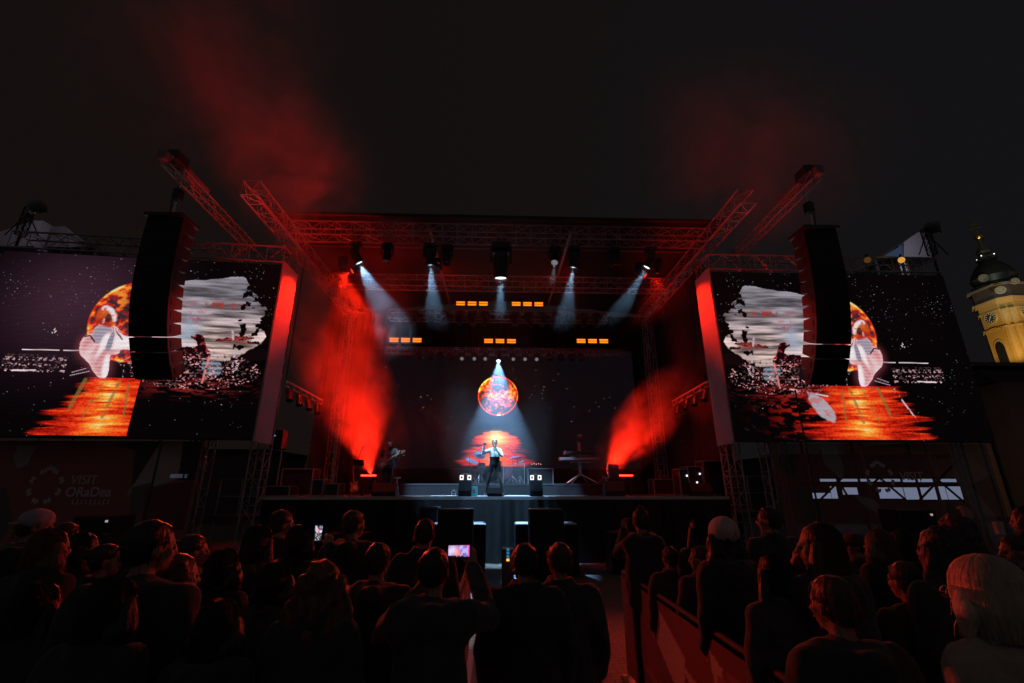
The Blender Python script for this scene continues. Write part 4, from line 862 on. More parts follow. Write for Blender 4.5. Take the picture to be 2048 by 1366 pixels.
# crowd barriers covered with printed cloth, along the middle aisle
def barrier_paint(seed, dark=1.0):
    def fn(s, t):
        n = seed; rgb = np.zeros(s.shape + (3,)) + np.array([.13, .045, .045]) * dark
        rs = np.random.RandomState(seed)
        for k in range(34):
            cx, cy = rs.rand() * 1.1, rs.rand(); P = []
            for a in sorted(rs.rand(5) * 6.28): r = .05 + .22 * rs.rand(); P.append((cx + r * .55 * math.cos(a), cy + r * 1.5 * math.sin(a)))
            rgb = over(rgb, inpoly(s, t, P), [(.42, .36, .36), (.10, .08, .10), (.26, .10, .09), (.16, .05, .045)][k % 4])
        return rgb
    return fn
M_print = attr_mat('printed_banner_cloth', emission=False, rough=.7)
def barrier(x, y0, y1, label, seed, face):
    t = thing('crowd_barrier', (x, y0, 0), label, 'barrier', 'crowd barriers beside the aisle'); zt = 1.12
    for y in np.arange(y0, y1 + .01, (y1 - y0) / max(1, round((y1 - y0) / 1.2))): part('post', MB().tube((x, y, .02), (x, y, zt), .022, n=8), M_alu, t, True)
    part('top_rail', MB().tube((x, y0, zt), (x, y1, zt), .022, n=8), mat('dull_dark_steel', (.06, .055, .055), .75, 0, .4), t, True); part('base_plate', MB().box((x + .25 * -face, (y0 + y1) / 2, .012), (.7, y1 - y0, .02)), M_alu, t)
    picture('printed_panel', (x + face * .028, y0 if face > 0 else y1, .06), (0, (y1 - y0) * (1 if face > 0 else -1), 0), (0, 0, zt - .1), 220, 60, barrier_paint(seed), M_print, t)
barrier(1.62, 1.6, 6.3, 'crowd barrier right of the aisle wrapped in cloth printed with jagged pale shapes', 4, -1)
barrier(-.36, 2.6, 7.2, 'crowd barrier left of the aisle covered with dark printed cloth', 9, 1)
# grate strip along the aisle
t = thing('drain_grate', (-.12, 7, 0), 'long slotted metal drain grate set in the aisle paving', 'drain')
mb = MB()
for i in range(60): mb.box((-.02, 4.2 + i * .085, .012), (.13, .05, .012))
o = part('slats', mb, mat('grate_metal', (.5, .5, .5), .5, .3), t)
part('frame', MB().box((-.10, 6.7, .008), (.02, 5.2, .014)).box((.06, 6.7, .008), (.02, 5.2, .014)), M_blk, t)

# guard rails beside the stage steps
def rail(p, q, label):
    t = thing('guard_rail', p, label, 'railing', 'guard rails at the stage wings'); p, q = Vector(p), Vector(q)
    for z in (1.05, .55): part('bar', MB().tube(p + Vector((0, 0, z)), q + Vector((0, 0, z)), .022, n=8), M_alu, t, True)
    for k in range(3): c = p.lerp(q, k / 2); part('post', MB().tube(c, c + Vector((0, 0, 1.06)), .022, n=8), M_alu, t, True)
rail((-8.4, 14.9, DZ - .55), (-7.1, 14.9, DZ - .55), 'metal guard rail with two bars at the left wing of the stage')
rail((7.3, 14.9, DZ - .45), (8.8, 15.0, DZ - .45), 'metal guard rail with two bars at the right wing of the stage')
for px, lb in ((-7.75, 'raised side platform at the left wing under the guard rail'), (8.05, 'raised side platform at the right wing under the guard rail')):
    z = DZ - .55 if px < 0 else DZ - .45; t = thing('side_platform', (px, 15.6, 0), lb, 'platform', 'raised side platforms'); part('deck', MB().box((px, 15.7, z - .05), (1.5, 1.9, .1)), M_deck, t)
    for a in (-.65, .65):
        for b in (-.8, .8): part('leg', MB().tube((px + a, 15.7 + b, 0), (px + a, 15.7 + b, z - .1), .03, n=8), M_alu, t, True)
# ================================================================== banners below the side screens
def text(parent, body, c, size, m, bold=.0, rot=0.0, shear=0):
    cu = bpy.data.curves.new('lettering', 'FONT'); cu.body = body; cu.size = size; cu.extrude = .004; cu.align_x = 'LEFT'; cu.offset = bold; cu.shear = shear
    tmp = bpy.data.objects.new('tmp', cu); COL.objects.link(tmp); me = bpy.data.meshes.new_from_object(tmp.evaluated_get(bpy.context.evaluated_depsgraph_get())); bpy.data.objects.remove(tmp); bpy.data.curves.remove(cu)
    me.transform(Matrix.Translation(Vector(c)) @ Matrix.Rotation(rot, 4, 'Z') @ Matrix.Rotation(R(90), 4, 'X')); me.name = 'lettering'
    return part('lettering', None, m, parent, mesh=me)
def shards(shapes, base, aspect):
    def fn(s, t):
        X = s * aspect; rgb = np.zeros(s.shape + (3,)) + np.array(base); rgb *= (.85 + .3 * fbm(s * 6, t * 4, 3))[..., None]
        for P, c in shapes: rgb = over(rgb, inpoly(X, t, P), c)
        return rgb
    return fn
M_ban = attr_mat('mesh_banner_cloth', emission=False, rough=.8, alpha=.93); M_ban2 = attr_mat('see_through_banner_cloth', emission=False, rough=.8, alpha=.62)
M_ink = mat('pale_banner_ink', (.75, .62, .58), .8, 0, .1)
def logo(t, c, r, m):
    """a ring of nine little carved shapes with a crown on top, beside the words"""
    for k in range(8):
        a = math.pi / 2 + (k + .5) * 2 * math.pi / 8; x, z = r * math.cos(a), r * math.sin(a); mb = MB(); q = Matrix.Rotation(-(a - math.pi / 2), 3, 'Y')
        pts = [(-.09, -.08), (-.11, .02), (-.05, .10), (0, .05), (.05, .10), (.11, .02), (.08, -.08), (0, -.03)]
        mb.add([Vector(c) + Vector((x, 0, z)) + q @ Vector((px_ * r * 2.2, 0, pz * r * 2.2)) for px_, pz in pts], [tuple(range(8))]); part('emblem_shape', mb, m, t)
    pts = [(-.12, -.05), (-.15, .1), (-.06, .03), (0, .14), (.06, .03), (.15, .1), (.12, -.05)]
    part('emblem_crown', MB().add([Vector(c) + Vector((px_ * r * 2, 0, r * 1.12 + pz * r * 2)) for px_, pz in pts], [tuple(range(7))]), m, t)
G = (.55, .48, .45); Dk = (.055, .04, .045); Rd = (.33, .10, .07)
bl = thing('screen_banner', (-14, 13.9, 0), 'dark red banner with pale shards and a crown emblem under the left video screen', 'banner', 'printed banners under the video screens')
a, b = at(-330, 1000, 13.9), at(386, 1000, 13.9); w = b.x - a.x; z0, z1 = .35, 3.42; asp = w / (z1 - z0)
def sx_(px): return (at(px, 980, 13.9).x - a.x) / (z1 - z0)
def tz_(py): return (at(300, py, 13.9).z - z0) / (z1 - z0)
S = lambda *p: [(sx_(x), tz_(y)) for x, y in p]
picture('cloth', (a.x, 13.9, z0), (w, 0, 0), (0, 0, z1 - z0), 520, 150, shards([(S((8, 892), (45, 892), (38, 930), (20, 938), (5, 915)), G), (S((-40, 985), (10, 975), (45, 1040), (30, 1100), (-30, 1120)), (.15, .13, .13)),
    (S((205, 878), (290, 878), (280, 902), (215, 884)), (.20, .17, .17)), (S((300, 882), (262, 975), (255, 990), (345, 960), (352, 925), (345, 882)), G), (S((262, 975), (300, 965), (285, 1060), (272, 1050)), (.18, .16, .15)),
    (S((205, 890), (300, 880), (262, 975), (250, 900)), Dk), (S((290, 975), (384, 960), (384, 1060), (300, 1060)), (.22, .07, .06)), (S((346, 882), (386, 882), (386, 960), (352, 962)), Dk)], (.42, .15, .12), asp), M_ban, bl)
text(bl, 'VISIT', (at(138, 968, 13.86).x, 13.885, at(138, 968, 13.86).z), .34, M_ink, .004); text(bl, 'ORaDea', (at(127, 993, 13.86).x, 13.885, at(127, 993, 13.86).z), .36, M_ink, .008)
logo(bl, (at(91, 970, 13.88).x, 13.885, at(91, 972, 13.88).z), .42, M_ink)
mb = MB(); q = at(145, 1004, 13.88)
for i in range(9): mb.box((q.x + .12 * i, 13.885, q.z), (.03, .004, .12 + .04 * (i % 3 == 1)))
part('small_caption', mb.box((q.x + .5, 13.886, q.z - .05), (1.0, .003, .012)), M_ink, bl)
for px in (-250, -60, 120, 300):
    x = at(px, 990, 14.1).x; part('pole', MB().tube((x, 14.0, 0), (x, 14.0, 3.5), .03, n=8), M_alu, bl, True)
br = thing('screen_banner', (10, 13.95, 0), 'see-through mesh banner with a big grey arrow shard under the right video screen', 'banner', 'printed banners under the video screens')
a2, b2 = at(1560, 990, 13.95), at(2003, 990, 13.95); w2 = b2.x - a2.x
def sx2(px): return (at(px, 980, 13.95).x - a2.x) / (z1 - z0)
def tz2(py): return (at(1750, py, 13.95).z - z0) / (z1 - z0)
S2 = lambda *p: [(sx2(x), tz2(y)) for x, y in p]
picture('cloth', (a2.x, 13.95, z0), (w2, 0, 0), (0, 0, z1 - z0), 460, 150, shards([(S2((1925, 885), (1942, 882), (1990, 948), (1945, 972), (1975, 1030), (1985, 1100), (1960, 1100), (1930, 1000), (1919, 950)), (.34, .30, .30)),
    (S2((1942, 882), (2010, 882), (2010, 1000), (1990, 948)), (.20, .20, .32)), (S2((1945, 972), (1990, 948), (2010, 1000), (2010, 1100), (1985, 1100), (1975, 1030)), (.10, .085, .11)), (S2((1655, 890), (1690, 886), (1697, 935), (1690, 962), (1660, 930)), G), (S2((1780, 882), (1900, 882), (1900, 905), (1800, 895)), Dk),
    (S2((1580, 900), (1560, 935), (1600, 960), (1605, 885), (1580, 884)), (.17, .12, .12)), (S2((1590, 975), (1640, 985), (1630, 1040), (1600, 1080)), (.20, .15, .14)), (S2((1700, 985), (1745, 1000), (1765, 1040), (1720, 1010)), G), (S2((1890, 900), (1920, 890), (1915, 950), (1930, 1090), (1880, 1090)), Dk)], (.36, .13, .10), w2 / (z1 - z0)), M_ban2, br)
text(br, 'VISIT', (at(1803, 960, 13.9).x, 13.93, at(1803, 960, 13.9).z), .34, M_ink, .004); logo(br, (at(1762, 955, 13.9).x, 13.93, at(1762, 955, 13.9).z), .38, M_ink)
for px in (1575, 1740, 1990):
    x = at(px, 990, 14.1).x; part('pole', MB().tube((x, 14.05, 0), (x, 14.05, 3.5), .03, n=8), M_alu, br, True)
pr = thing('flag_pole', (at(1633, 1000, 9.6).x, 9.6, 0), 'thin dark cable mast rising in front of the right video screen', 'pole')
part('shaft', MB().tube((at(1652, 1100, 9.6).x, 9.6, 0), (at(1652, 1100, 9.6).x, 9.6, at(1640, 780, 9.6).z), .018, n=8), M_blk, pr, True); part('base_plate', MB().box((at(1652, 1100, 9.6).x, 9.6, .03), (.4, .4, .06)), M_blk, pr)
pr = thing('flag_pole', (at(288, 1000, 10.2).x, 10.2, 0), 'thin dark cable mast in front of the left banner', 'pole')
part('shaft', MB().tube((at(288, 1040, 10.2).x, 10.2, 0), (at(288, 1040, 10.2).x, 10.2, at(300, 885, 10.2).z), .02, n=8), M_blk, pr, True); part('base_plate', MB().box((at(288, 1040, 10.2).x, 10.2, .03), (.4, .4, .06)), M_blk, pr)
# hedge of pit speakers under the banners
for px, py, w_, h_, lb in ((213, 1030, .95, .75, 'black monitor speaker on the ground in front of the left banner'), (1810, 1018, .95, .85, 'black speaker on the ground in front of the right banner')):
    q = at(px, py, 12.4); t = thing('ground_speaker', (q.x, 12.4, 0), lb, 'loudspeaker', 'black speakers near the banners'); part('cabinet', MB().bbox((q.x, 12.4, q.z / 2), (w_, .7, q.z), .03), M_blk2, t); part('grille', MB().box((q.x, 12.04, q.z / 2), (w_ - .08, .012, q.z - .12)), M_grille, t); part('status_lamp', MB().box((q.x + w_ * .35, 12.02, q.z - .12), (.05, .02, .05)), emis('pink_led', (.9, .6, .6), .5), t)

# ================================================================== stage roof towers: tents, floodlights and scaffold above and behind the side screens
M_tent = mat('tent_pvc', (.62, .60, .66), .6, 0, .12, 1.5, .2); M_tentb = mat('blue_tent_pvc', (.16, .30, .50), .6, 0, .12, 1.5)
def tent(c, pts, label, m, drop=1.2, depth=3.2):
    t = thing('tent_roof', c, label, 'tent', 'lit tent roofs behind the video screens'); c = Vector(c); mb = MB(); P = [Vector(p) for p in pts]; k = len(P)
    vs = P + [p + Vector((0, depth, 0)) for p in P]; mb.add(vs, [tuple(range(k)), tuple(reversed(range(k, 2 * k)))] + [(i, k + i, k + (i + 1) % k, (i + 1) % k) for i in range(k)]); part('roof_cloth', mb, m, t)
    mb = MB(); 
    for p in (P[0], P[-1]): mb = MB().tube((p.x, p.y + .3, 0), (p.x, p.y + .3, p.z), .06, n=8); part('tent_pole', mb, M_alu, t, True)
    return t
Yt = 18.5
tent(at(60, 470, Yt), [at(-30, 492, Yt), at(-20, 470, Yt), at(68, 441, Yt), at(86, 441, Yt), at(66, 492, Yt)], 'pale tent roof behind the top left corner of the left video screen', M_tent)
tent(at(130, 475, Yt + .4), [at(64, 494, Yt + .4), at(92, 455, Yt + .4), at(130, 452, Yt + .4), at(180, 490, Yt + .4), at(182, 494, Yt + .4)], 'darker pale tent roof just right of the first, behind the left video screen', mat('dim_tent_pvc', (.26, .22, .25), .6, 0, .2, 2))
tent(at(1820, 490, Yt), [at(1808, 516, Yt), at(1850, 516, Yt), at(1866, 516, Yt), at(1850, 467, Yt), at(1836, 464, Yt), at(1808, 484, Yt)], 'pale triangular tent roof behind the top of the right video screen', M_tent)
tent(at(1790, 500, Yt + .1), [at(1760, 516, Yt + .1), at(1832, 516, Yt + .1), at(1812, 486, Yt + .1)], 'blue tent gable beside the pale one above the right video screen', M_tentb)
def flood(px, py, Y, tgt, label, power, ang=70):
    c = at(px, py, Y); t = thing('floodlight', c, label, 'floodlight', 'floodlights on masts'); d = (Vector(tgt) - c).normalized(); q = d.to_track_quat('Z', 'Y').to_matrix()
    part('shell', MB().lathe([(.06, -.22), (.16, -.15), (.26, .05), (.30, .12), (.28, .12)], c, q, 16), M_grey, t, True); part('lens', MB().lathe([(.0001, .10), (.27, .08)], c, q, 16), M_lens_off, t)
    part('arm', MB().tube(c, c + Vector((.35 * (1 if c.x > 0 else 1), .1, -.25)), .03), M_blk, t)
    x = c.x - .35; base = c.z - 1.35
    part('mast', truss_mb((x, c.y + .1, base), (x + .0, c.y + .1, c.z - .1), .22, bay=.3, r=.025, rl=.015), M_blk, t); part('mast_leg', MB().tube((x, c.y + .1, 0), (x, c.y + .1, base), .05), M_blk, t); part('stay', MB().tube((x, c.y + .1, c.z - .3), (x + .7, c.y + .1, base), .022), M_blk, t); part('stay', MB().tube((x, c.y + .1, c.z - .3), (x - .6, c.y + .1, base), .022), M_blk, t)
    if power: spot('flood_lamp', c + d * .2, tgt, power, (.85, .82, 1), ang, .6, .15, t)
    return t
flood(75, 410, 16.6, at(60, 475, Yt), 'grey floodlight on a mast above the left video screen', 16, 110)
flood(1868, 452, 16.6, at(1820, 500, Yt), 'round floodlight on a mast above the right video screen', 16, 110)
for px, py, lb in ((1803, 520, 'small amber warning lamp on the truss above the right video screen'), (1735, 520, 'dim amber lamp on the truss left of the brighter one, right screen')):
    c = at(px, py, 13.2); t = thing('warning_lamp', c, lb, 'lamp', 'amber lamps on the right screen truss'); part('globe', MB().ball(c, .10, 12), emis('amber_globe' if px > 1750 else 'dim_amber_globe', (1, .45, .08), .7 if px > 1750 else .08), t, True); part('socket', MB().tube(c + Vector((0, 0, .08)), c + Vector((0, 0, .2)), .035), M_blk, t)
# pagoda tent visible past the left wing
c = at(628, 985, 27); t = thing('pagoda_tent', (c.x, 27, 0), 'pale pointed pagoda tent standing behind the left wing of the stage', 'tent')
pk = at(626, 842, 27).z; mb = MB(); prof = [(0.86, c.z - 2), (.84, c.z), (.74, c.z + 1.2), (.55, c.z + 2.4), (.30, c.z + 3.4), (.08, pk - .4), (.015, pk)]
mb.lathe(prof, (c.x, 27, 0), Matrix.Rotation(R(45), 3, 'Z'), 4); part('roof_cloth', mb, mat('tent_cloth_dim', (.42, .36, .33), .7, 0, .2, 1.5), t)
part('finial', MB().ball((c.x, 27, pk), .07, 8), M_grey, t)
for k in range(4): part('tent_leg', MB().tube((c.x + .6 * (1 if k % 2 else -1), 27 + .6 * (1 if k > 1 else -1), 0), (c.x + .6 * (1 if k % 2 else -1), 27 + .6 * (1 if k > 1 else -1), c.z - 1.5), .04), M_alu, t)

# ================================================================== buildings
M_fac = mat('old_plaster_beige', (.50, .34, .24), .85, 0, .15, .6, .2); M_fac2 = mat('dark_plaster', (.10, .08, .085), .9, 0, .3, .8); M_roof = mat('dark_roof_tiles', (.03, .028, .03), .8, 0, .4, 3, .5)
M_stone = mat('pale_cornice_stone', (.55, .42, .32), .8, 0, .15, 2)
M_win = mat('dark_window_glass', (.02, .022, .03), .1)
M_lwin = emis('lit_window', (.36, .42, .62), 1.0)
def lit_building(px0, px1, ptop, Y, label, cells, pw=0):
    A, B = at(px0, 1000, Y), at(px1, 1000, Y); zt = at((px0 + px1) / 2, ptop, Y).z; t = thing('office_building', ((A.x + B.x) / 2, Y + 4, 0), label, 'building')
    part('wall', MB().box(((A.x + B.x) / 2, Y + 4.1, zt / 2), (B.x - A.x, 8, zt)), M_fac2, t); part('roof', MB().box(((A.x + B.x) / 2, Y + 4.1, zt + .1), (B.x - A.x + .4, 8.4, .2)), M_roof, t)
    for (x0, y0, x1, y1) in cells:
        p, q = at(x0, y1, Y), at(x1, y0, Y); f = part('window', MB().box(((p.x + q.x) / 2, Y + .06, (p.z + q.z) / 2), (q.x - p.x, .1, q.z - p.z)), M_blk, t)
        n = max(1, round((q.x - p.x) / 1.2)); mb = MB()
        for i in range(n): mb.box((p.x + (i + .5) * (q.x - p.x) / n, Y, (p.z + q.z) / 2), ((q.x - p.x) / n - .06, .02, q.z - p.z - .06))
        part('pane', mb, M_lwin, f)
    return t
lit_building(1600, 1925, 915, 30, 'dark modern building with bluish lit windows seen through the right banner', [(1640, 957, 1672, 964), (1680, 957, 1800, 964), (1806, 957, 1912, 965), (1626, 985, 1662, 998), (1664, 972, 1672, 998), (1686, 974, 1714, 990), (1760, 974, 1805, 998), (1812, 974, 1862, 1000), (1866, 972, 1920, 1000)])
lit_building(325, 520, 905, 30, 'dark building with one small white lit sign window behind the left tower', [(338, 947, 378, 957)])
sc = thing('scaffold', (at(1700, 990, 18).x, 18, 0), 'black crossed scaffold bracing behind the right banner', 'scaffold'); 
for x0, y0, x1, y1 in ((1600, 880, 1600, 1090), (1700, 880, 1706, 1090), (1812, 880, 1822, 1090), (1920, 880, 1935, 1090)): part('standard', MB().tube(at(x0, y0, 18), (at(x0, y0, 18).x, 18, 0), .045, n=8), M_blk, sc)
for x0, y0, x1, y1 in ((1700, 940, 1600, 1040), (1700, 905, 1812, 1000), (1812, 905, 1935, 1010), (1930, 905, 1830, 1010), (1600, 968, 1925, 969), (1700, 1010, 1812, 905), (1640, 900, 1700, 1000)): part('brace', MB().tube(at(x0, y0, 18.1), at(x1, y1, 18.1), .04, n=8), M_blk, sc)
# old town-hall-like facade at the far right edge
A = at(2004, 900, 34); zt = at(2040, 742, 34).z; t = thing('old_townhouse', (A.x + 8, 42, 0), 'old plastered house with cornices beyond the right video screen', 'building')
part('wall', MB().box((A.x + 9, 42, zt / 2 - .4), (18, 16, zt - .8)), M_fac, t); part('roof', MB().add([(A.x - .4, 33.6, zt + .3), (A.x + 18.4, 33.6, zt + .3), (A.x + 18.4, 50, zt + .3), (A.x - .4, 50, zt + .3), (A.x + 2, 41, zt + 2.7), (A.x + 16, 41, zt + 2.7)], [(0, 1, 5, 4), (2, 3, 4, 5), (3, 0, 4), (1, 2, 5)]), M_roof, t)
for py, h_, d_ in ((752, .5, .5), (772, .22, .25), (862, .4, .35), (905, .25, .2), (955, .3, .25)):
    z = at(2020, py, 34).z; part('cornice', MB().box((A.x + 9 - d_ / 2, 42 - d_ / 2 - .01, z), (18 + d_, 16 + d_, h_)), M_stone, t)
for i in range(3):
    for z, hh in ((at(2020, 820, 34).z - 1, 2.2), (at(2020, 930, 34).z - 1.0, 2.4)):
        x = A.x + 2.4 + i * 3.6; f = part('window', MB().box((x, 33.95, z), (1.5, .14, hh)), M_stone, t); part('pane', MB().box((x, 33.86, z), (1.1, .06, hh - .35)), M_win, f)
f = part('arch_opening', MB().lathe([(.0001, 0), (1.3, 0), (1.3, .1), (.0001, .1)], (at(2052, 935, 34).x, 33.95, at(2050, 960, 34).z), Matrix.Rotation(R(90), 3, 'X'), 24), M_stone, t)
spot('added_house_fill', (at(2020, 1000, 27).x - 2, 24, 1.5), (A.x + 3, 34, 5), 260, (1, .55, .28), 110, 1, .3, t)  # added unseen lamp that brightens the old house wall
t = thing('dark_rooftop', (at(1998, 730, 30).x + 8, 36, 0), 'dark tiled rooftop between the clock tower and the right video screen', 'building')
zr = at(2000, 736, 30).z; xr = at(1990, 720, 30).x
part('wall', MB().box((xr + 11, 30.9, (zr - 1) / 2), (22, 1.6, zr - 1)), M_fac2, t); part('roof', MB().add([(xr - .5, 30, zr - 1), (xr + 22, 30, zr - 1), (xr + 22, 31.8, zr + .3), (xr + .4, 31.8, zr + .3), (xr - .5, 32, zr - 1), (xr + 22, 32, zr - 1)], [(0, 1, 2, 3), (3, 2, 5, 4), (0, 3, 4)]), M_roof, t)

# ================================================================== floodlit baroque clock tower
YT = 62.0; hw = 2.65; ax = at(2014, 635, YT + hw * .6); cx, cyy = ax.x, ax.y
M_yel = mat('yellow_plaster', (.62, .42, .13), .8, 0, .10, .5, .2); M_ytrim = mat('cream_trim', (.60, .44, .20), .8, 0, .08, 1); M_cop = mat('dark_copper_dome', (.07, .075, .07), .45, .4, .3, 1.2, .3); M_gold = mat('gilded_metal', (.85, .55, .12), .25, 1, .1)
ct = thing('clock_tower', (cx, cyy, 0), 'floodlit yellow baroque church tower with clocks, dark bulbous dome and golden ball', 'church tower')
z_top = at(1968, 612, cyy).z; z_cl = at(1981, 636, cyy).z; z_ar = at(1992, 690, cyy).z
ch = 1.25; KT = .56
def octa(h, c=ch): return [(-h + c, -h), (h - c, -h), (h, -h + c), (h, h - c), (h - c, h), (-h + c, h), (-h, h - c), (-h, -h + c)]
def octp(name, h, za, zb, m, par=ct, c=ch): return part(name, MB().prism(octa(h, c), zb - za, Matrix.Translation((cx, cyy, za))), m, par)
octp('shaft', hw, 0, z_top, M_yel)
for z, e, hh in ((z_top, .20, .3), (z_top + .31, .4, .25), (z_top - 1.25, .14, .18), (z_cl - 2.0, .18, .25), (z_ar - 5.2, .25, .4)): octp('cornice', hw + e, z - .002, z + hh, M_ytrim)
octp('attic', hw + .1, z_top + .66, z_top + 2.6, M_fac2)
octp('attic_cornice', hw + .5, z_top + 2.6, z_top + 2.85, mat('grey_stone', (.22, .21, .2), .8))
def face(k):      # k=0: -X face, 1: -Y face ; returns origin, right, normal
    return (Vector((cx - hw, cyy, 0)), Vector((0, -1, 0)), Vector((-1, 0, 0))) if k == 0 else (Vector((cx, cyy - hw, 0)), Vector((1, 0, 0)), Vector((0, -1, 0)))
for k in (0, 1):
    o, r_, n_ = face(k); M = lambda z, d=.02: Matrix((( r_.x, 0, n_.x, o.x + n_.x * d), (r_.y, 0, n_.y, o.y + n_.y * d), (0, 1, 0, z), (0, 0, 0, 1)))
    rot = Matrix((r_, Vector((0, 0, 1)), n_)).transposed()
    cf = part('clock', MB().lathe([(.0001, .10), (.80, .10), (.80, 0)], o + Vector((0, 0, z_cl)), rot, 36), mat('clock_face_dark', (.05, .06, .075), .5), ct)
    part('clock_rim', MB().lathe([(.79, .0), (.96, .0), (.96, .16), (.79, .16), (.79, 0)], o + Vector((0, 0, z_cl)), rot, 36), M_ytrim, cf)
    mb = MB(); c0 = o + Vector((0, 0, z_cl)) + n_ * .13
    for i in range(12):
        a = i * math.pi / 6; d = r_ * math.sin(a) + Vector((0, 0, math.cos(a))); mb.tube(c0 + d * .50, c0 + d * .74, .045, n=4)
    part('numeral_marks', mb, M_white, cf)
    part('hour_hand', MB().tube(c0, c0 + (r_ * math.sin(.62) + Vector((0, 0, math.cos(.62)))) * .45, .06, .03, 6), M_white, cf); part('minute_hand', MB().tube(c0, c0 + (r_ * math.sin(3.75) + Vector((0, 0, math.cos(3.75)))) * .66, .045, .02, 6), M_white, cf)
    mb = MB(); N = 14
    for i in range(N):
        a0, a1 = math.pi * i / N, math.pi * (i + 1) / N; p = lambda a: o + n_ * .16 + r_ * (1.2 * math.cos(a)) + Vector((0, 0, z_cl - 2.3 + .6 * math.sin(a)))
        mb.tube(p(a0), p(a1), .07, n=6)
    part('wavy_moulding', mb, M_ytrim, ct, True)
    pl = [(-1.15, 0), (1.15, 0), (1.15, 3.0)] + [(1.15 * math.cos(a), 3.0 + 1.15 * math.sin(a)) for a in np.linspace(.15, math.pi - .15, 9)] + [(-1.15, 3.0)]
    w_ = part('belfry_window', MB().prism([(x * 1.3 * KT, y * 1.08) for x, y in pl], .16, M(z_ar - 3.6, .0)), M_ytrim, ct); part('opening', MB().prism([(x * KT, y) for x, y in pl], .20, M(z_ar - 3.6, .0)), M_win, w_)
# chamfer pilasters facing the square
dn = Vector((-1, -1, 0)).normalized(); dr_ = Vector((1, -1, 0)).normalized(); oc = Vector((cx, cyy, 0)) + dn * ((2 * hw - ch) / math.sqrt(2)); rotc = Matrix((dr_, dn, Vector((0, 0, 1)))).transposed()
for s_ in (-.42, .42):
    p = part('pilaster', MB().box(oc + dr_ * s_ + dn * .08 + Vector((0, 0, z_top - 5.2)), (.45, .2, 8.6), rotc), M_ytrim, ct); part('capital', MB().box(oc + dr_ * s_ + dn * .14 + Vector((0, 0, z_top - 1.0)), (.6, .3, .4), rotc), M_gold, p)
zb = z_top + 2.85; z_ball = at(1956, 475, cyy).z; z_cross = at(1950, 432, cyy).z; Hh = z_ball - zb
dome = part('dome', MB().lathe([(hw + .2, 0), (hw + .3, Hh * .05), (hw - .3, Hh * .10), (hw + .1, Hh * .20), (hw - .3, Hh * .32), (hw * .66, Hh * .43), (hw * .42, Hh * .50), (hw * .36, Hh * .54), (hw * .5, Hh * .56)], (cx, cyy, zb), None, 24), M_cop, ct, True)
ln = part('lantern', MB().lathe([(.85, Hh * .56), (.8, Hh * .68), (1.05, Hh * .70), (.75, Hh * .76), (.35, Hh * .82), (.2, Hh * .92), (.15, Hh)], (cx, cyy, zb), None, 12), M_cop, ct, True)
part('lantern_rail', MB().lathe([(1.0, Hh * .565), (1.05, Hh * .565), (1.05, Hh * .60), (1.0, Hh * .60)], (cx, cyy, zb), None, 16), mat('grey_stone', (.2, .2, .2)), ln)
for k in range(4): 
    a = k * math.pi / 2 + .3; part('lantern_lamp', MB().ball((cx + 1.1 * math.cos(a), cyy + 1.1 * math.sin(a), zb + Hh * .62), .08, 8), emis('small_white_lamp', (1, .95, .85), 2.5), ln)
part('ball', MB().ball((cx, cyy, z_ball), (.62, .62, .5), 18), M_gold, ct, True)
part('cross', MB().box((cx, cyy, z_ball + 1.9), (.09, .09, 2.9)).box((cx, cyy, z_ball + 1.7), (1.5, .07, .09), Matrix.Rotation(R(-40), 3, 'Z')).box((cx, cyy, z_ball + 2.4), (.9, .07, .09), Matrix.Rotation(R(-40), 3, 'Z')), M_gold, ct)
for k, (px, py, r0) in enumerate(((1967, 556, .62), (2001, 580, .62), (2030, 562, .5))):
    q = at(px, py, cyy - hw - .6 if k else cyy - hw * .3); o = part('round_window', MB().lathe([(.0001, .22), (r0 * .55, .20), (r0 * .6, .30), (r0, .26), (r0, 0)], q, (Vector((0, 0, CAM_Z)) - q).normalized().to_track_quat('Z', 'Y').to_matrix(), 16), mat('ornate_stone', (.26, .26, .22), .7, 0, .5, 5, 1), ct)
for x, y, z, tx, ty, tz, pw, col, an in ((cx - 9, cyy - 6, z_top - 12, cx - hw, cyy, z_top - 2, 2600, (1, .62, .20), 70), (cx - 1, cyy - 12, z_top - 13, cx, cyy - hw, z_top - 2, 2300, (1, .60, .18), 70), (cx - 9, cyy - 9, z_top - 3, cx, cyy, zb + Hh * .3, 900, (.95, 1, .85), 80), (cx - 5, cyy - 6, z_ball - 4, cx, cyy, z_ball, 400, (1, .85, .5), 40)):
    spot('tower_floodlamp', (x, y, z), (tx, ty, tz), pw, col, an, .5, .2, ct)
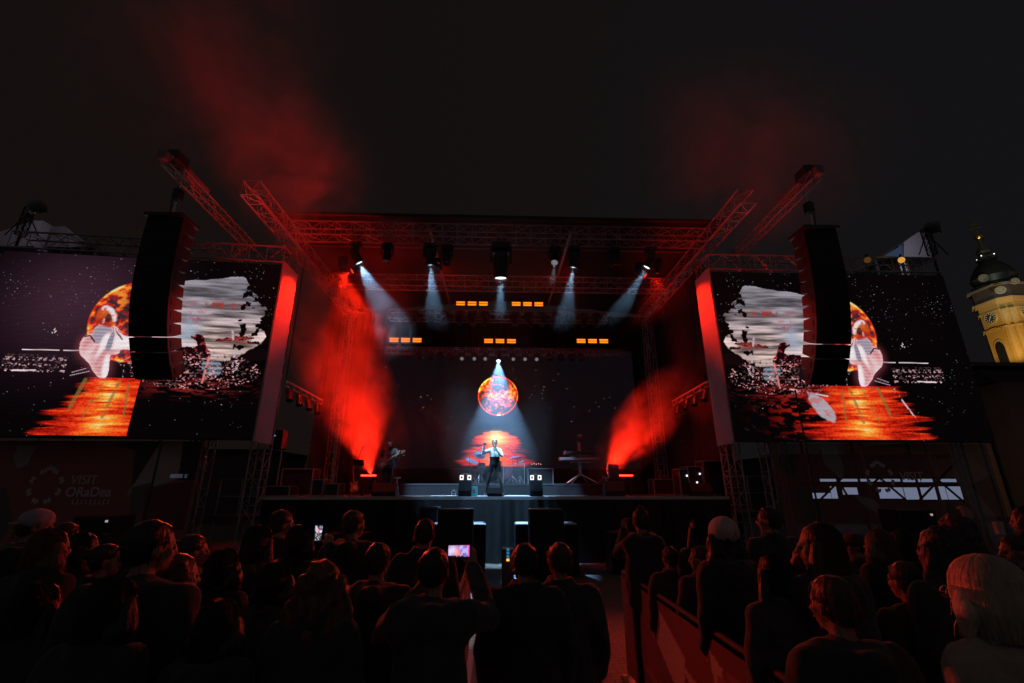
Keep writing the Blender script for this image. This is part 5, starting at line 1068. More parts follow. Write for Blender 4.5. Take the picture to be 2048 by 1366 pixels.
# ================================================================== people
V = Vector
def cap(mb, a, b, ra, rb, n=10):                          # tapered capsule
    a, b = V(a), V(b); d = b - a; q = (d if d.length > 1e-5 else V((0, 0, 1))).to_track_quat('Z', 'Y').to_matrix(); L = d.length
    pr = [(ra * math.cos(t), ra * math.sin(t)) for t in (-1.57, -1.0, -.5, 0)] + [(rb * math.cos(t), L + rb * math.sin(t)) for t in (0, .5, 1.0, 1.57)]
    return mb.lathe([(max(r, 1e-5), z) for r, z in pr], a, q, n)
def fuse(mb, vox, smooth=2, disp=None, name='surface'):   # one continuous surface from overlapping pieces
    me = mb.mesh(name); o = bpy.data.objects.new('tmp', me); COL.objects.link(o)
    m = o.modifiers.new('r', 'REMESH'); m.mode = 'VOXEL'; m.voxel_size = vox; m.use_smooth_shade = True
    if smooth: s = o.modifiers.new('s', 'SMOOTH'); s.iterations = smooth; s.factor = .5
    out = bpy.data.meshes.new_from_object(o.evaluated_get(bpy.context.evaluated_depsgraph_get())); bpy.data.objects.remove(o); bpy.data.meshes.remove(me)
    if disp:
        n = len(out.vertices); co = np.empty(n * 3); out.vertices.foreach_get('co', co); no = np.empty(n * 3); out.vertices.foreach_get('normal', no)
        co = co.reshape(-1, 3); no = no.reshape(-1, 3); d = disp(co); out.vertices.foreach_set('co', (co + no * d[:, None]).reshape(-1)); out.update()
    out.name = name; return out
def n3(co, f, seed=0):                                    # cheap smooth 3-D noise on an array, about -1..1
    x, y, z = (co * f).T; s = seed * 1.7
    return (np.sin(x * 1.3 + 1.7 * np.sin(y * .9 + s) + s) * np.sin(y * 1.1 + 1.3 * np.sin(z * 1.2 - s)) + np.sin(z * 1.5 + 1.9 * np.sin(x * .8 + s * 2)) * .6) / 1.6
def cloth_disp(amp, seed): return lambda co: amp * (n3(co, np.array([14, 14, 9]), seed) + .5 * n3(co, np.array([34, 34, 22]), seed + 3))
def hair_disp(amp, seed, curl=0):
    f = np.array([70, 70, 7]) if not curl else np.array([42, 42, 30])
    return lambda co: amp * (n3(co, f, seed) + .6 * n3(co, f * 1.9, seed + 5))
def hand(mb, w, d, nrm, s=1.0, curl=.5, side=1, spread=.12):
    """w wrist, d pointing to the knuckles, nrm out of the back of the hand"""
    w, d, nrm = V(w), V(d).normalized(), V(nrm); nrm = (nrm - d * nrm.dot(d)).normalized(); r = d.cross(nrm) * side
    cap(mb, w - d * .02 * s, w + d * .03 * s, .026 * s, .028 * s, 8)
    for i, (o, L) in enumerate(((-.030, .072), (-.010, .080), (.011, .075), (.031, .060))):
        k = w + d * (.088 - .004 * abs(i - 1)) * s + r * o * s; cap(mb, w + d * .02 * s + r * o * .7 * s, k, .015 * s, .0125 * s, 8)
        dd = (d + r * spread * (i - 1.4) * .5).normalized(); a = 0; p = k
        for j, (l, ra) in enumerate(((.44, .0105), (.31, .0092), (.25, .0082))):
            a += curl * (1.1, 1.0, .7)[j]; q = p + (dd * math.cos(a) - nrm * math.sin(a)) * L * l * s; cap(mb, p, q, ra * s, ra * .9 * s, 7); p = q
    t0 = w + d * .028 * s - r * .026 * s; t1 = t0 + (d * .55 - r * .75 - nrm * .25).normalized() * .040 * s; t2 = t1 + (d * .85 - r * .3 - nrm * (.2 + curl * .4)).normalized() * .034 * s; t3 = t2 + (d * .95 - nrm * (.1 + curl * .5)).normalized() * .026 * s
    for a, b, ra, rb in ((t0, t1, .016, .013), (t1, t2, .012, .0105), (t2, t3, .0105, .009)): cap(mb, a, b, ra * s, rb * s, 7)
SKIN = mat('skin', (.42, .24, .17), .5, 0, .08, 30, .1); SKIN.node_tree.nodes['Principled BSDF'].inputs['Subsurface Weight'].default_value = 0
HAIRS = {k: mat('hair_' + k, c, .42, 0, .35, 60, .6, stretch=(1, 1, .12), spec=.6) for k, c in dict(black=(.018, .014, .013), brown=(.055, .030, .018), auburn=(.13, .045, .02), blonde=(.62, .50, .38), grey=(.24, .22, .21), darkblonde=(.20, .12, .07)).items()}
CL = {k: mat('cloth_' + k, c, .85, 0, .25, 24, .35, sheen=.25) for k, c in dict(black=(.034, .034, .036), navy=(.02, .026, .045), charcoal=(.05, .05, .054), brown=(.07, .045, .03), beige=(.42, .34, .27), cream=(.50, .44, .40), red=(.20, .03, .03), olive=(.05, .055, .03), denim=(.05, .08, .13), grey=(.13, .13, .14), white=(.60, .60, .62), lilac=(.40, .34, .42), pink=(.42, .22, .24)).items()}
M_shoe = mat('shoe_leather', (.03, .025, .022), .5); M_eye = mat('eye', (.08, .06, .05), .2); M_lip = mat('lip', (.35, .12, .10), .4)

def head_mb(mb, C, Rh, s=1.0):
    """head with brow, nose, lips, chin and ears; local +Y looks forward, C is the middle of the skull"""
    P = lambda x, y, z: C + Rh @ V((x * s, y * s, z * s))
    mb.ball(P(0, -.008, .022), (.077 * s, .097 * s, .096 * s), 18, Rh); mb.ball(P(0, .030, -.045), (.058 * s, .062 * s, .070 * s), 16, Rh)
    mb.ball(P(0, .066, -.094), (.026 * s, .022 * s, .022 * s), 10, Rh); mb.ball(P(0, .078, .020), (.052 * s, .018 * s, .014 * s), 10, Rh)
    cap(mb, P(0, .092, .012), P(0, .112, -.030), .009 * s, .013 * s, 8); mb.ball(P(.010, .102, -.034), .009 * s, 8); mb.ball(P(-.010, .102, -.034), .009 * s, 8)
    cap(mb, P(-.020, .088, -.058), P(.020, .088, -.058), .007 * s, .007 * s, 8); cap(mb, P(-.018, .086, -.070), P(.018, .086, -.070), .008 * s, .008 * s, 8)
    for e in (-1, 1):
        mb.ball(P(e * .048, .062, -.022), (.020 * s, .020 * s, .022 * s), 10, Rh)
        mb.ball(P(e * .079, -.004, -.012), (.010 * s, .021 * s, .033 * s), 10, Rh)
def neutral():
    return dict(hip=.93, sh=1.44, lean=0)
def person(loc, H_, label, rz=0, sex='f', coat='black', coat_len=.80, hair='long', hcol='brown', yaw=0, pitch=0, arms=('down', 'down'), bulk=1.0, group='people in the crowd', hat=None, hood=None, glasses=False, legs='black', seed=0, custom=None, vox=None, collar=None, hsize=1.0, earring=False):
    s = H_ / 1.76; t = thing('person', V(loc), label, 'person', group, rz); T = TM[t.name] @ Matrix.Scale(s, 4)
    rnd = random.Random(seed * 13 + 5); cst = custom or {}
    shw = (.165 if sex == 'f' else .195) * bulk; C = V(cst.get('head', (0, .035, 1.635))); Rh = Matrix.Rotation(-yaw, 3, 'Z') @ Matrix.Rotation(pitch, 3, 'X')
    sh = {e: V((e * shw, -.005, 1.42)) for e in (-1, 1)}; feet = cst.get('feet', {-1: (-.11, .0, .07), 1: (.11, .02, .07)}); hip = {e: V((e * .09, 0, .93)) for e in (-1, 1)}
    A = {}
    for e, k in zip((-1, 1), arms):
        if isinstance(k, dict): A[e] = (V(k['el']), V(k['wr']), V(k['d']), V(k['n']), k.get('curl', .5)); continue
        if k == 'down': A[e] = (V((e * (shw + .06), -.04, 1.14)), V((e * (shw + .05), .06, .90)), V((0, .15, -1)), V((e, 0, 0)), .35)
        if k == 'front': A[e] = (V((e * (shw + .05), .02, 1.15)), V((e * .07, .26, 1.16)), V((-e, .4, .1)), V((0, 1, .2)), .7)
        if k == 'phone': A[e] = (V((e * (shw + .07), .16, 1.30)), V((e * .10, .36, 1.52)), V((-e * .15, .1, 1)), V((e * .5, .8, 0)), .55)
        if k == 'raised': A[e] = (V((e * (shw + .10), .08, 1.60)), V((e * (shw + .02), .14, 1.86)), V((-e * .1, .1, 1)), V((0, -1, 0)), .6)
        if k == 'face': A[e] = (V((e * (shw + .04), .14, 1.24)), V((e * .06, .20, 1.50)), V((-e * .3, .1, 1)), V((e * .8, .6, 0)), .8)
    fine = vox or .013
    b = MB()                                               # body: head, neck, trunk, arms with hands, legs
    head_mb(b, C, Rh, hsize); cap(b, (0, -.005, 1.44), C + Rh @ V((0, -.015, -.06)), .056, .052)
    cap(b, (-shw * .7, -.005, 1.405), (shw * .7, -.005, 1.405), .058, .058); b.ball((0, 0, 1.28), (.145 * bulk, .10, .17), 16); b.ball((0, .0, 1.08), (.125 * bulk, .09, .15), 16); b.ball((0, -.005, .95), (.155 * bulk, .105, .12), 16)
    for e in (-1, 1):
        el, wr, d, n_, cu = A[e]; cap(b, sh[e], el, .047, .038); cap(b, el, wr, .038, .026); hand(b, wr, d, n_, 1.0, cu, side=e)
        f = V(feet[e]); kn = V(cst['knees'][e]) if 'knees' in cst else hip[e].lerp(f, .5) + V((0, .03, 0)); cap(b, hip[e], kn, .085, .055); cap(b, kn, f, .054, .036); cap(b, f + V((0, -.03, -.02)), f + V((0, .14, -.04)), .035, .028)
    me = fuse(b, fine, 1, None, 'body'); me.transform(T)
    body = part('body', None, SKIN, t, mesh=me)
    # face details
    fd = MB(); P = lambda x, y, z: T @ (C + Rh @ V((x * hsize, y * hsize, z * hsize)))
    for e in (-1, 1): fd.ball(P(e * .031, .083, -.004), .011 * s, 8)
    part('eyes', fd, M_eye, body, True)
    part('lips', MB().tube(P(-.021, .0955, -.064), P(.021, .0955, -.064), .0045 * s, n=6), M_lip, body, True)
    if glasses:
        g_ = MB()
        for e in (-1, 1):
            for i in range(10): a0, a1 = i * .628, (i + 1) * .628; g_.tube(P(e * .033 + .024 * math.cos(a0), .108, .0 + .02 * math.sin(a0)), P(e * .033 + .024 * math.cos(a1), .108, .0 + .02 * math.sin(a1)), .0022 * s, n=5)
            g_.tube(P(e * .057, .107, .004), P(e * .082, .0, .004), .0022 * s, n=5)
        g_.tube(P(-.01, .11, .0), P(.01, .11, .0), .0022 * s, n=5); part('glasses', g_, M_chrome, t, True)
    if earring: part('earring', MB().ball(P(.084, -.002, -.052), .008 * s, 8), M_gold, t, True)
    # coat
    if not cst.get('nocoat'):
        c_ = MB(); fat = .048 if not cst.get('slim') else .012; z1 = coat_len
        for e in (-1, 1): cap(c_, (e * .02, -.01, 1.445), (e * shw * .92, -.01, 1.375), .066 + fat * .4, .052 + fat * .7, 14)
        cap(c_, (-shw * .62, -.02, 1.335), (shw * .62, -.02, 1.335), .088 + fat * .6, .088 + fat * .6, 14); c_.ball((0, -.005, 1.24), (.160 * bulk + fat, .105 + fat, .20), 18); c_.ball((0, 0, 1.06), (.150 * bulk + fat, .11 + fat, .22), 18)
        if not cst.get('slim'): c_.lathe([(1.0, 0), (1.04, .12), (.95, .3), (.88, .46)], (0, 0, z1), Matrix.Diagonal(V((.175 * bulk + fat, .135 + fat, 1))), 20)
        for e in (-1, 1):
            el, wr, d, n_, cu = A[e]; cap(c_, sh[e] + V((-e * .01, 0, -.01)), el, .058 + fat * .6, .048 + fat * .5, 12); cap(c_, el, el.lerp(wr, .93), .048 + fat * .5, .036 + fat * .4, 12)
        if hood == 'down' or collar == 'big':
            for i in range(9):
                a = math.pi * (.05 + 1.1 * i / 8 - .12); q = V((-.115 * math.cos(a), -.02 - .085 * math.sin(a), 1.475 - .02 * math.sin(a))); c_.ball(q, (.05, .05, .038), 10)
            if hood == 'down': c_.ball((0, -.125, 1.42), (.115, .06, .085), 14); cap(c_, (-.06, -.12, 1.37), (.06, -.12, 1.37), .05, .05)
        else: c_.lathe([(.112, -.03), (.106, .03), (.097, .085), (.080, .088), (.080, -.03)] if not cst.get('slim') else [(.075, 0), (.07, .05)], (0, -.008, 1.445), None, 18)
        cm = fuse(c_, .018, 7, cloth_disp(.012 if not cst.get('slim') else .004, seed), 'coat'); cm.transform(T); part('coat', None, CL[coat], t, mesh=cm)
        if collar and collar != 'big':
            k = MB()
            for i in range(3): k.lathe([(.068, 0), (.082, .012), (.070, .028)], (0, .0, 1.455 + i * .024), None, 18)
            cm = k.mesh('collar'); cm.transform(T); part('collar', None, CL[collar], t, 'all', mesh=cm)
    # trousers and shoes
    g_ = MB(); g_.ball((0, 0, .95), (.165 * bulk, .12, .12), 16)
    for e in (-1, 1):
        f = V(feet[e]); kn = V(cst['knees'][e]) if 'knees' in cst else hip[e].lerp(f, .5) + V((0, .03, 0)); cap(g_, hip[e], kn, .098, .070, 12)
        if not cst.get('barelegs'): cap(g_, kn, f + V((0, 0, .04)), .070, .058, 12)
    if cst.get('barelegs'):
        g_ = MB(); g_.ball((0, 0, .95), (.172, .125, .13), 16); g_.lathe([(.172, .95), (.160, 1.08), (.176, 1.20)], (0, 0, 0), Matrix.Diagonal(V((1, .78, 1))), 18)

        for e in (-1, 1): kn = V(cst['knees'][e]); cap(g_, hip[e], hip[e].lerp(kn, .42), .100, .094, 12)
    tm = fuse(g_, .02, 2, cloth_disp(.004, seed + 2), 'trousers'); tm.transform(T); part(cst.get('leg_name', 'trousers'), None, cst.get('leg_mat', CL[legs]), t, mesh=tm)
    if cst.get('tights'):
        g_ = MB()
        for e in (-1, 1): f = V(feet[e]); kn = V(cst['knees'][e]); cap(g_, hip[e].lerp(kn, .3), kn, .088, .060, 12); cap(g_, kn, f, .058, .041, 12)
        tm = fuse(g_, .012, 1, None, 'tights'); tm.transform(T); part('tights', None, cst['tights'], t, mesh=tm)
    for e in (-1, 1):
        f = V(feet[e]); k = MB(); cap(k, f + V((0, -.05, -.030)), f + V((0, .16, -.038)), .046, .034, 10); cap(k, f + V((0, -.03, .03)), f + V((0, -.03, -.02)), .050, .050, 10); k = fuse(k, .015, 1, None, 'shoe'); k.transform(T); part('shoe', None, M_shoe, t, mesh=k)
    # hair
    hm = HAIRS[hcol]; h = MB(); Q = lambda x, y, z: C + Rh @ V((x * hsize, y * hsize, z * hsize)); E = lambda c, r: h.ball(Q(*c), V(r) * hsize, 16, Rh); curl = 0; amp = .0035
    if hair != 'bald' :
        E((0, -.022, .034), (.088, .102, .097)); E((0, -.045, .0), (.084, .078, .085)); E((0, .012, .074), (.066, .058, .044))
    tail = []
    if hair in ('long', 'wavy', 'curly', 'bob', 'lob'):
        L = dict(long=.42, wavy=.40, curly=.46, bob=.17, lob=.25)[hair]; wd = dict(long=1.0, wavy=1.15, curly=1.5, bob=1.16, lob=1.1)[hair]; curl = hair in ('curly', 'wavy'); amp = .010 if curl else .0035
        for e in (-1, -.5, 0, .5, 1):
            y0 = -.062 + .062 * abs(e); top = Q(e * .074 * min(wd, 1.2), y0, .01); end = V((C.x + e * .105 * wd, C.y - .075 + .05 * abs(e), C.z - L + rnd.uniform(-.03, .03) + .05 * abs(e)))
            mid = top.lerp(end, .5) + V((e * .012 * wd, -.02, .01)); rb_ = .74 if hair == 'bob' else 1; cap(h, top, mid, .040 * wd ** .4 * rb_, .050 * wd ** .7 * rb_); cap(h, mid, end, .048 * wd ** .7 * rb_, .026 * wd * rb_)
        if hair == 'bob':
            for e in (-1, 1): cap(h, Q(e * .072, .030, .03), Q(e * .080, .022, -.10), .024, .026)
    if hair in ('bun', 'topbun'):
        z = (.125 if hair == 'topbun' else .05, -.03 if hair == 'topbun' else -.125); E((0, z[1], z[0]), (.045, .042, .040))
    if hair == 'ponytail':
        cap(h, Q(0, -.10, .05), Q(.0, -.15, .03), .032, .036); cap(h, Q(0, -.15, .03), Q(.01, -.155, -.10), .036, .033); cap(h, Q(.01, -.155, -.10), Q(.02, -.13, -.26), .033, .012)
    if hair == 'short': E((0, .050, .082), (.050, .026, .020))
    if hair != 'bald' and hood != 'up':
        hm_ = fuse(h, .0085 if not curl else .011, 1, hair_disp(amp, seed + 1, curl), 'hair'); 
        # loose strands give the outline a fuzzy edge
        vs = hm_.vertices; fb = MB(); n = len(vs); cnt = 240 if curl else 150
        for _ in range(cnt):
            v = vs[rnd.randrange(n)]; p = v.co.copy(); no = v.normal.copy(); g_dir = (V((0, 0, -1)) + no * rnd.uniform(.05, .5)).normalized(); st_l = rnd.uniform(.02, .07) * (1.6 if curl else 1)
            a_ = p; dirv = (g_dir + V((rnd.uniform(-.3, .3), rnd.uniform(-.3, .3), 0))).normalized(); off = no * .003
            for j in range(4):
                b_ = a_ + dirv * st_l / 4 + off * (.9 if j < 2 else -.6) + (V((math.sin(j * 2.2 + p.x * 90), math.cos(j * 2.2 + p.z * 90), 0)) * .007 if curl else V((0, 0, 0))); fb.tube(a_, b_, .0016, .0013, n=3, cap=False); a_ = b_
        bm = bmesh.new(); bm.from_mesh(hm_); m2 = fb.mesh('x'); bm.from_mesh(m2); bm.to_mesh(hm_); bm.free(); bpy.data.meshes.remove(m2)
        if hair in ('bob', 'lob', 'long'):               # combed strands laid over the whole head, crown to tips
            L = dict(bob=.16, lob=.24, long=.36)[hair]; sb = MB(); NS = 2600 if hair == 'bob' else 420
            for _ in range(NS):
                th = rnd.uniform(-2.4, 2.4); lw = (1.14 if hair == 'bob' else 1.03) * rnd.uniform(.992, 1.014); pts = []; part_off = rnd.uniform(-.01, .01)
                for j in range(6):
                    ph = .12 + (1.52 - .12) * j / 5; pts.append(Q((-math.sin(th)) * .094 * math.sin(ph) * lw + part_off * (1 - j / 5), -.03 - math.cos(th) * .104 * math.sin(ph) * lw, .034 + .100 * math.cos(ph) * lw))
                e_ = pts[-1]; out = V((e_.x - C.x, e_.y - C.y, 0)); Lr = L * rnd.uniform(.86, 1.05)
                for j in range(1, 5):
                    u_ = j / 4; bul = (.010 * math.sin(u_ * 3.0) - .022 * u_ * u_) if hair == 'bob' else (.006 - .012 * u_); pts.append(e_ + V((0, 0, -Lr * u_)) + out.normalized() * bul + V((0, -.012 * u_, 0)))
                r0 = rnd.uniform(.0007, .0019)
                for j, (a_, b_) in enumerate(zip(pts, pts[1:])): sb.tube(a_, b_, r0, r0 * (1 if j < 7 else .6), n=3, cap=False)
            bm = bmesh.new(); bm.from_mesh(hm_); m2 = sb.mesh('x'); bm.from_mesh(m2); bm.to_mesh(hm_); bm.free(); bpy.data.meshes.remove(m2)
        hm_.polygons.foreach_set('use_smooth', [True] * len(hm_.polygons)); hm_.transform(T); part('hair', None, hm, t, mesh=hm_)
    if hat or hood == 'up':
        k = MB()
        if hat in ('cap', 'bcap'):
            k.ball(Q(0, -.008, .052), V((.102, .120, .092)) * hsize, 18, Rh); k2 = MB(); f0 = 1 if hat == 'cap' else -1
            for i in range(7): a0 = (i - 3) * .26; k2.tube(Q(.07 * math.sin(a0), f0 * .085 * math.cos(a0) , .040), Q(.085 * math.sin(a0), f0 * (.17 - .018 * abs(i - 3)), .028), .017, .009, 8)
            bm_ = fuse(k2, .007, 1, None, 'brim'); bm_.transform(T)
        elif hat == 'beanie': k.ball(Q(0, -.014, .050), V((.106, .122, .112)) * hsize, 18, Rh); k.lathe([(.104, 0), (.113, .02), (.106, .05)], Q(0, -.008, .005), Rh @ Matrix.Diagonal(V((.93, 1.1, 1))), 20)
        elif hood == 'up': k.ball(Q(0, -.03, .02), V((.118, .125, .135)) * hsize, 18, Rh); cap(k, Q(0, -.06, -.02), Q(0, -.08, -.14), .11, .125)
        km = fuse(k, .011, 2, cloth_disp(.002, seed), 'hat'); km.transform(T); ho = part('hat' if hat else 'hood', None, CL[cst.get('hatcol', 'lilac') if hat else coat], t, mesh=km)
        if hat in ('cap', 'bcap'): part('brim', None, CL[cst.get('hatcol', 'lilac')], ho, mesh=bm_)
    t['_s'] = s; del t['_s']
    return t, A, T, s

def spot_on_ground(px, py, Y):
    q = at(px, py, Y); return q.x, Y, q.z
N_P = [0]
def crowd(px, py, Y, label, **k):
    """px, py: top of the head in the photograph; Y: distance; the height follows from them"""
    x, y, h = spot_on_ground(px, py, Y); N_P[0] += 1
    if 'hood' not in k and 'collar' not in k and N_P[0] % 3 == 1: k['hood'] = 'down'
    if 'coat' in k and k['coat'] == 'black' and N_P[0] % 4 == 0: k['coat'] = ('navy', 'olive', 'brown')[N_P[0] // 4 % 3]
    ht = h + (-.01); print('crowd %2d  px %4d  Y %.1f  height %.2f' % (N_P[0], px, Y, h))
    return person((x, y - .03, 0), ht, label, seed=N_P[0], **k)
ph_f = []
def phone(c, w, h, nrm, label, fn=None, lit=1.0, tilt=0):
    """a telephone whose screen faces the viewer side nrm"""
    c = V(c); t = thing('phone', c, label, 'phone', None); n_ = V(nrm).normalized(); r_ = n_.cross(V((0, 0, 1))).normalized() * -1; u_ = r_.cross(n_) * -1
    if u_.z < 0: u_ = -u_
    rot = Matrix((r_, n_, u_)).transposed(); part('case', MB().bbox(c, (w, .009, h), .004, rot), M_blk2, t)
    o = c + n_ * .0056 - r_ * w * .46 - u_ * h * .46
    if fn: picture('screen', o, r_ * w * .92, u_ * h * .92, 60, 40, fn, M_phone, t)
    return t
M_phone = attr_mat('phone_screen', 1.0)
# ================================================================== the performers
M_leather = mat('black_leather', (.02, .02, .023), .25, 0, .2, 9, .3); M_tights = mat('dark_tights', (.045, .03, .03), .5); M_blouse = mat('white_blouse', (.62, .64, .66), .6, 0, .1, 14, .4)
CL['blouse'] = M_blouse
q = at(990, 993, 14.98)
sg_, A_, T_, s_ = person((q.x - .02, 15.45, DZ), 1.80, 'singing person in white blouse and black leather shorts with a raised fist', rz=R(170), sex='f', coat='blouse', coat_len=1.12, hair='ponytail', hcol='brown', yaw=R(-18), pitch=R(4), group=None, vox=.010,
    arms=(dict(el=(-.26, .16, 1.22), wr=(-.05, .20, 1.46), d=(.2, -.1, 1), n=(-.7, .7, .2), curl=1.15), dict(el=(.38, .10, 1.30), wr=(.33, .16, 1.55), d=(-.1, .0, 1), n=(.3, -1, 0), curl=1.25)),
    custom=dict(slim=True, feet={-1: (-.30, .04, .08), 1: (.30, -.10, .08)}, knees={-1: (-.20, .07, .50), 1: (.19, .02, .50)}, barelegs=True, leg_name='shorts', leg_mat=M_leather, tights=M_tights), seed=91, legs='black')
w = T_ @ A_[-1][1]; mth = T_ @ V((.0, .13, 1.565)); tp = thing('microphone', w, 'black hand microphone held to the mouth by the singer', 'microphone')
dd = (mth - w).normalized(); hp = w + V((0, 0, .07)); dm = (mth - hp).normalized()
part('handle', MB().tube(hp - dm * .10, hp + dm * .06, .013, .018, 10), M_blk2, tp, True); part('grille_head', MB().ball(hp + dm * .09, .030, 12), M_grey, tp, True)
q = at(771, 993, 15.9)
gt_, A_, T_, s_ = person((q.x, 15.95, DZ), 1.80, 'person in dark jacket playing an electric guitar at the left of the stage', rz=R(186), sex='m', coat='charcoal', coat_len=.86, hair='short', hcol='black', yaw=R(12), pitch=R(-6), group=None, vox=.011,
    arms=(dict(el=(-.30, .05, 1.18), wr=(-.34, .24, 1.30), d=(-.3, .4, .6), n=(-.6, .5, 0), curl=1.0), dict(el=(.31, .0, 1.15), wr=(.15, .22, 1.04), d=(-.7, .2, -.4), n=(.2, 1, .3), curl=.5)), seed=92)
part('shirt_front', MB().add([T_ @ V(p) for p in ((-.05, .162, 1.40), (.05, .162, 1.40), (.065, .170, 1.25), (.05, .172, 1.02), (-.05, .172, 1.02), (-.065, .170, 1.25))], [(0, 1, 2, 3, 4, 5)]), CL['denim'], gt_)
tg = thing('electric_guitar', T_ @ V((.1, .22, 1.02)), 'pale electric guitar slung on the guitarist, its neck pointing up right', 'guitar')
RG = Matrix.Rotation(R(186), 3, 'Z') @ Matrix.Rotation(R(-58), 3, 'Y') @ Matrix.Rotation(R(180), 3, 'Z')
guitar_parts(tg, T_ @ V((.12, .235, 1.02)), RG, 1.0, mat('cream_guitar_body', (.30, .27, .24), .25)); part('strap', MB().path([T_ @ V(p) for p in ((.20, .2, 1.05), (.17, .0, 1.2), (.10, -.12, 1.42), (-.12, .02, 1.50), (-.14, .17, 1.3))], .014), M_blk, tg)

# ================================================================== the crowd (backs of heads, from the photograph)
crowd(80, 1019, 4.6, 'person in a pale lilac cap and navy jacket at the left edge of the crowd', sex='m', coat='navy', hair='short', hcol='brown', yaw=R(50), hat='bcap', glasses=False)
crowd(112, 1056, 3.7, 'person with straight brown shoulder hair right below the lilac cap', coat='black', hair='lob', hcol='auburn', yaw=R(28))
crowd(176, 1064, 4.2, 'person with dark hair in right profile, cheek lit orange, near the left edge', coat='black', hair='long', hcol='black', yaw=R(62))
crowd(219, 1066, 5.0, 'person with rounded dark hair behind the bespectacled person near the left', coat='charcoal', hair='lob', hcol='brown', yaw=R(12))
crowd(222, 1085, 4.1, 'person in glasses with short dark hair looking right, left part of the crowd', coat='black', hair='bun', hcol='black', yaw=R(58), glasses=True, sex='f')
crowd(262, 1067, 5.0, 'person half hidden behind the tall short-haired man on the left', coat='black', hair='short', hcol='brown', yaw=R(20), sex='m')
crowd(314, 1037, 2.75, 'tall person with short dark hair and a lit right ear, left side of the crowd', sex='m', coat='black', hair='short', hcol='black', yaw=R(38), bulk=1.1)
crowd(393, 1066, 4.0, 'person in a ribbed grey turtleneck looking right, with an earring', coat='pink', hair='bun', hcol='brown', yaw=R(48), collar='grey', earring=True)
crowd(366, 1104, 3.0, 'person with long loose dark hair in front of the turtleneck wearer', coat='brown', hair='wavy', hcol='brown', yaw=R(40), hood=None)
crowd(524, 1049, 4.1, 'person with long straight dark hair left of the red-lit man in the centre left', coat='black', hair='long', hcol='black', yaw=R(14), arms=('front', 'front'))
crowd(568, 1018, 5.0, 'person with short hair and a red-lit cheek behind the long straight-haired one', sex='m', coat='black', hair='short', hcol='black', yaw=R(52))
_, A1, T1, _s = crowd(604, 1049, 4.6, 'person holding up a small upright phone left of centre', coat='black', hair='lob', hcol='black', yaw=R(18), arms=('down', dict(el=(.24, .20, 1.36), wr=(.16, .34, 1.55), d=(-.1, .1, 1), n=(.5, -.8, 0), curl=.7)), vox=.009)
crowd(711, 1019, 5.0, 'person with short hair and a dark jacket, head turned right, left of centre', sex='m', coat='black', hair='short', hcol='brown', yaw=R(40))
crowd(650, 1115, 2.75, 'person with big curly auburn hair glowing orange at the edges, front row left', coat='black', hair='curly', hcol='auburn', yaw=R(5))
crowd(853, 1035, 4.6, 'person with rounded hair and a red-lit shoulder left of the horizontal phone', sex='m', coat='black', hair='short', hcol='black', yaw=R(10), bulk=1.05)
_, A2, T2, _s2 = crowd(872, 1092, 3.0, 'person in a knitted jumper holding a phone sideways above the crowd', sex='m', coat='charcoal', hair='short', hcol='black', yaw=R(12), arms=(dict(el=(-.30, .16, 1.26), wr=(-.08, .40, 1.52), d=(.3, .1, .9), n=(-.6, -.6, 0), curl=.6), dict(el=(.32, .24, 1.34), wr=(.20, .46, 1.60), d=(-.15, .05, 1), n=(.5, -.8, 0), curl=.6)), vox=.009)
crowd(1050, 1083, 3.5, 'person standing straight in the aisle just right of the bright paving, close-cropped hair', sex='m', coat='black', hair='short', hcol='black', yaw=R(3), bulk=1.12, coat_len=.62)
crowd(1117, 1082, 3.7, 'person in the aisle with a red-lit crown, looking left, right of the straight-standing one', sex='m', coat='charcoal', hair='short', hcol='brown', yaw=R(-25), bulk=1.12, coat_len=.62)
crowd(1279, 1016, 5.7, 'person with a top bun and scarf holding one hand up, right of the stage centre', coat='black', hair='topbun', hcol='black', yaw=R(-8), collar='big', arms=('phone', 'down'), vox=.010)
crowd(1337, 1091, 5.1, 'person with a plain rounded dark head behind the printed barrier', coat='black', hair='short', hcol='black', yaw=R(-15), sex='m')
crowd(1394, 1035, 5.0, 'person with long dark hair left of the pale beanie', coat='black', hair='long', hcol='black', yaw=R(-20))
crowd(1443, 1039, 3.9, 'person in a pale knitted beanie over long dark hair', coat='black', hair='wavy', hcol='black', yaw=R(-14), hat='beanie', custom=dict(hatcol='cream'))
crowd(1397, 1089, 4.6, 'person bending with ruffled hair below and left of the pale beanie, face lit red', coat='brown', hair='short', hcol='brown', yaw=R(-60), sex='m')
crowd(1533, 1012, 5.2, 'person with short hair in profile to the left, cheek lit red, under the right screen', sex='m', coat='charcoal', hair='short', hcol='black', yaw=R(-45), arms=('front', 'front'))
crowd(1628, 1045, 3.1, 'person with glasses and very long dark hair in left profile, hands before the face', coat='black', hair='long', hcol='brown', yaw=R(-58), glasses=True, arms=('face', 'face'), vox=.010)
crowd(1706, 1066, 5.2, 'person in a baseball cap facing left under the right banner', sex='m', coat='brown', hair='short', hcol='brown', yaw=R(-62), hat='cap', custom=dict(hatcol='brown'))
crowd(1749, 1057, 4.3, 'person with straight dark blonde hair right of the baseball cap', coat='black', hair='lob', hcol='darkblonde', yaw=R(-25))
crowd(1792, 1059, 4.6, 'person with sloping dark hair right of the dark blonde one', coat='navy', hair='long', hcol='brown', yaw=R(-30))
crowd(1868, 1050, 3.0, 'large dark-haired person in front of the one with ruffled pinkish hair', coat='black', hair='wavy', hcol='black', yaw=R(-20), bulk=1.15)
crowd(1903, 1027, 3.7, 'person with ruffled pink-lit hair right of the large dark-haired one', coat='black', hair='curly', hcol='brown', yaw=R(-15))
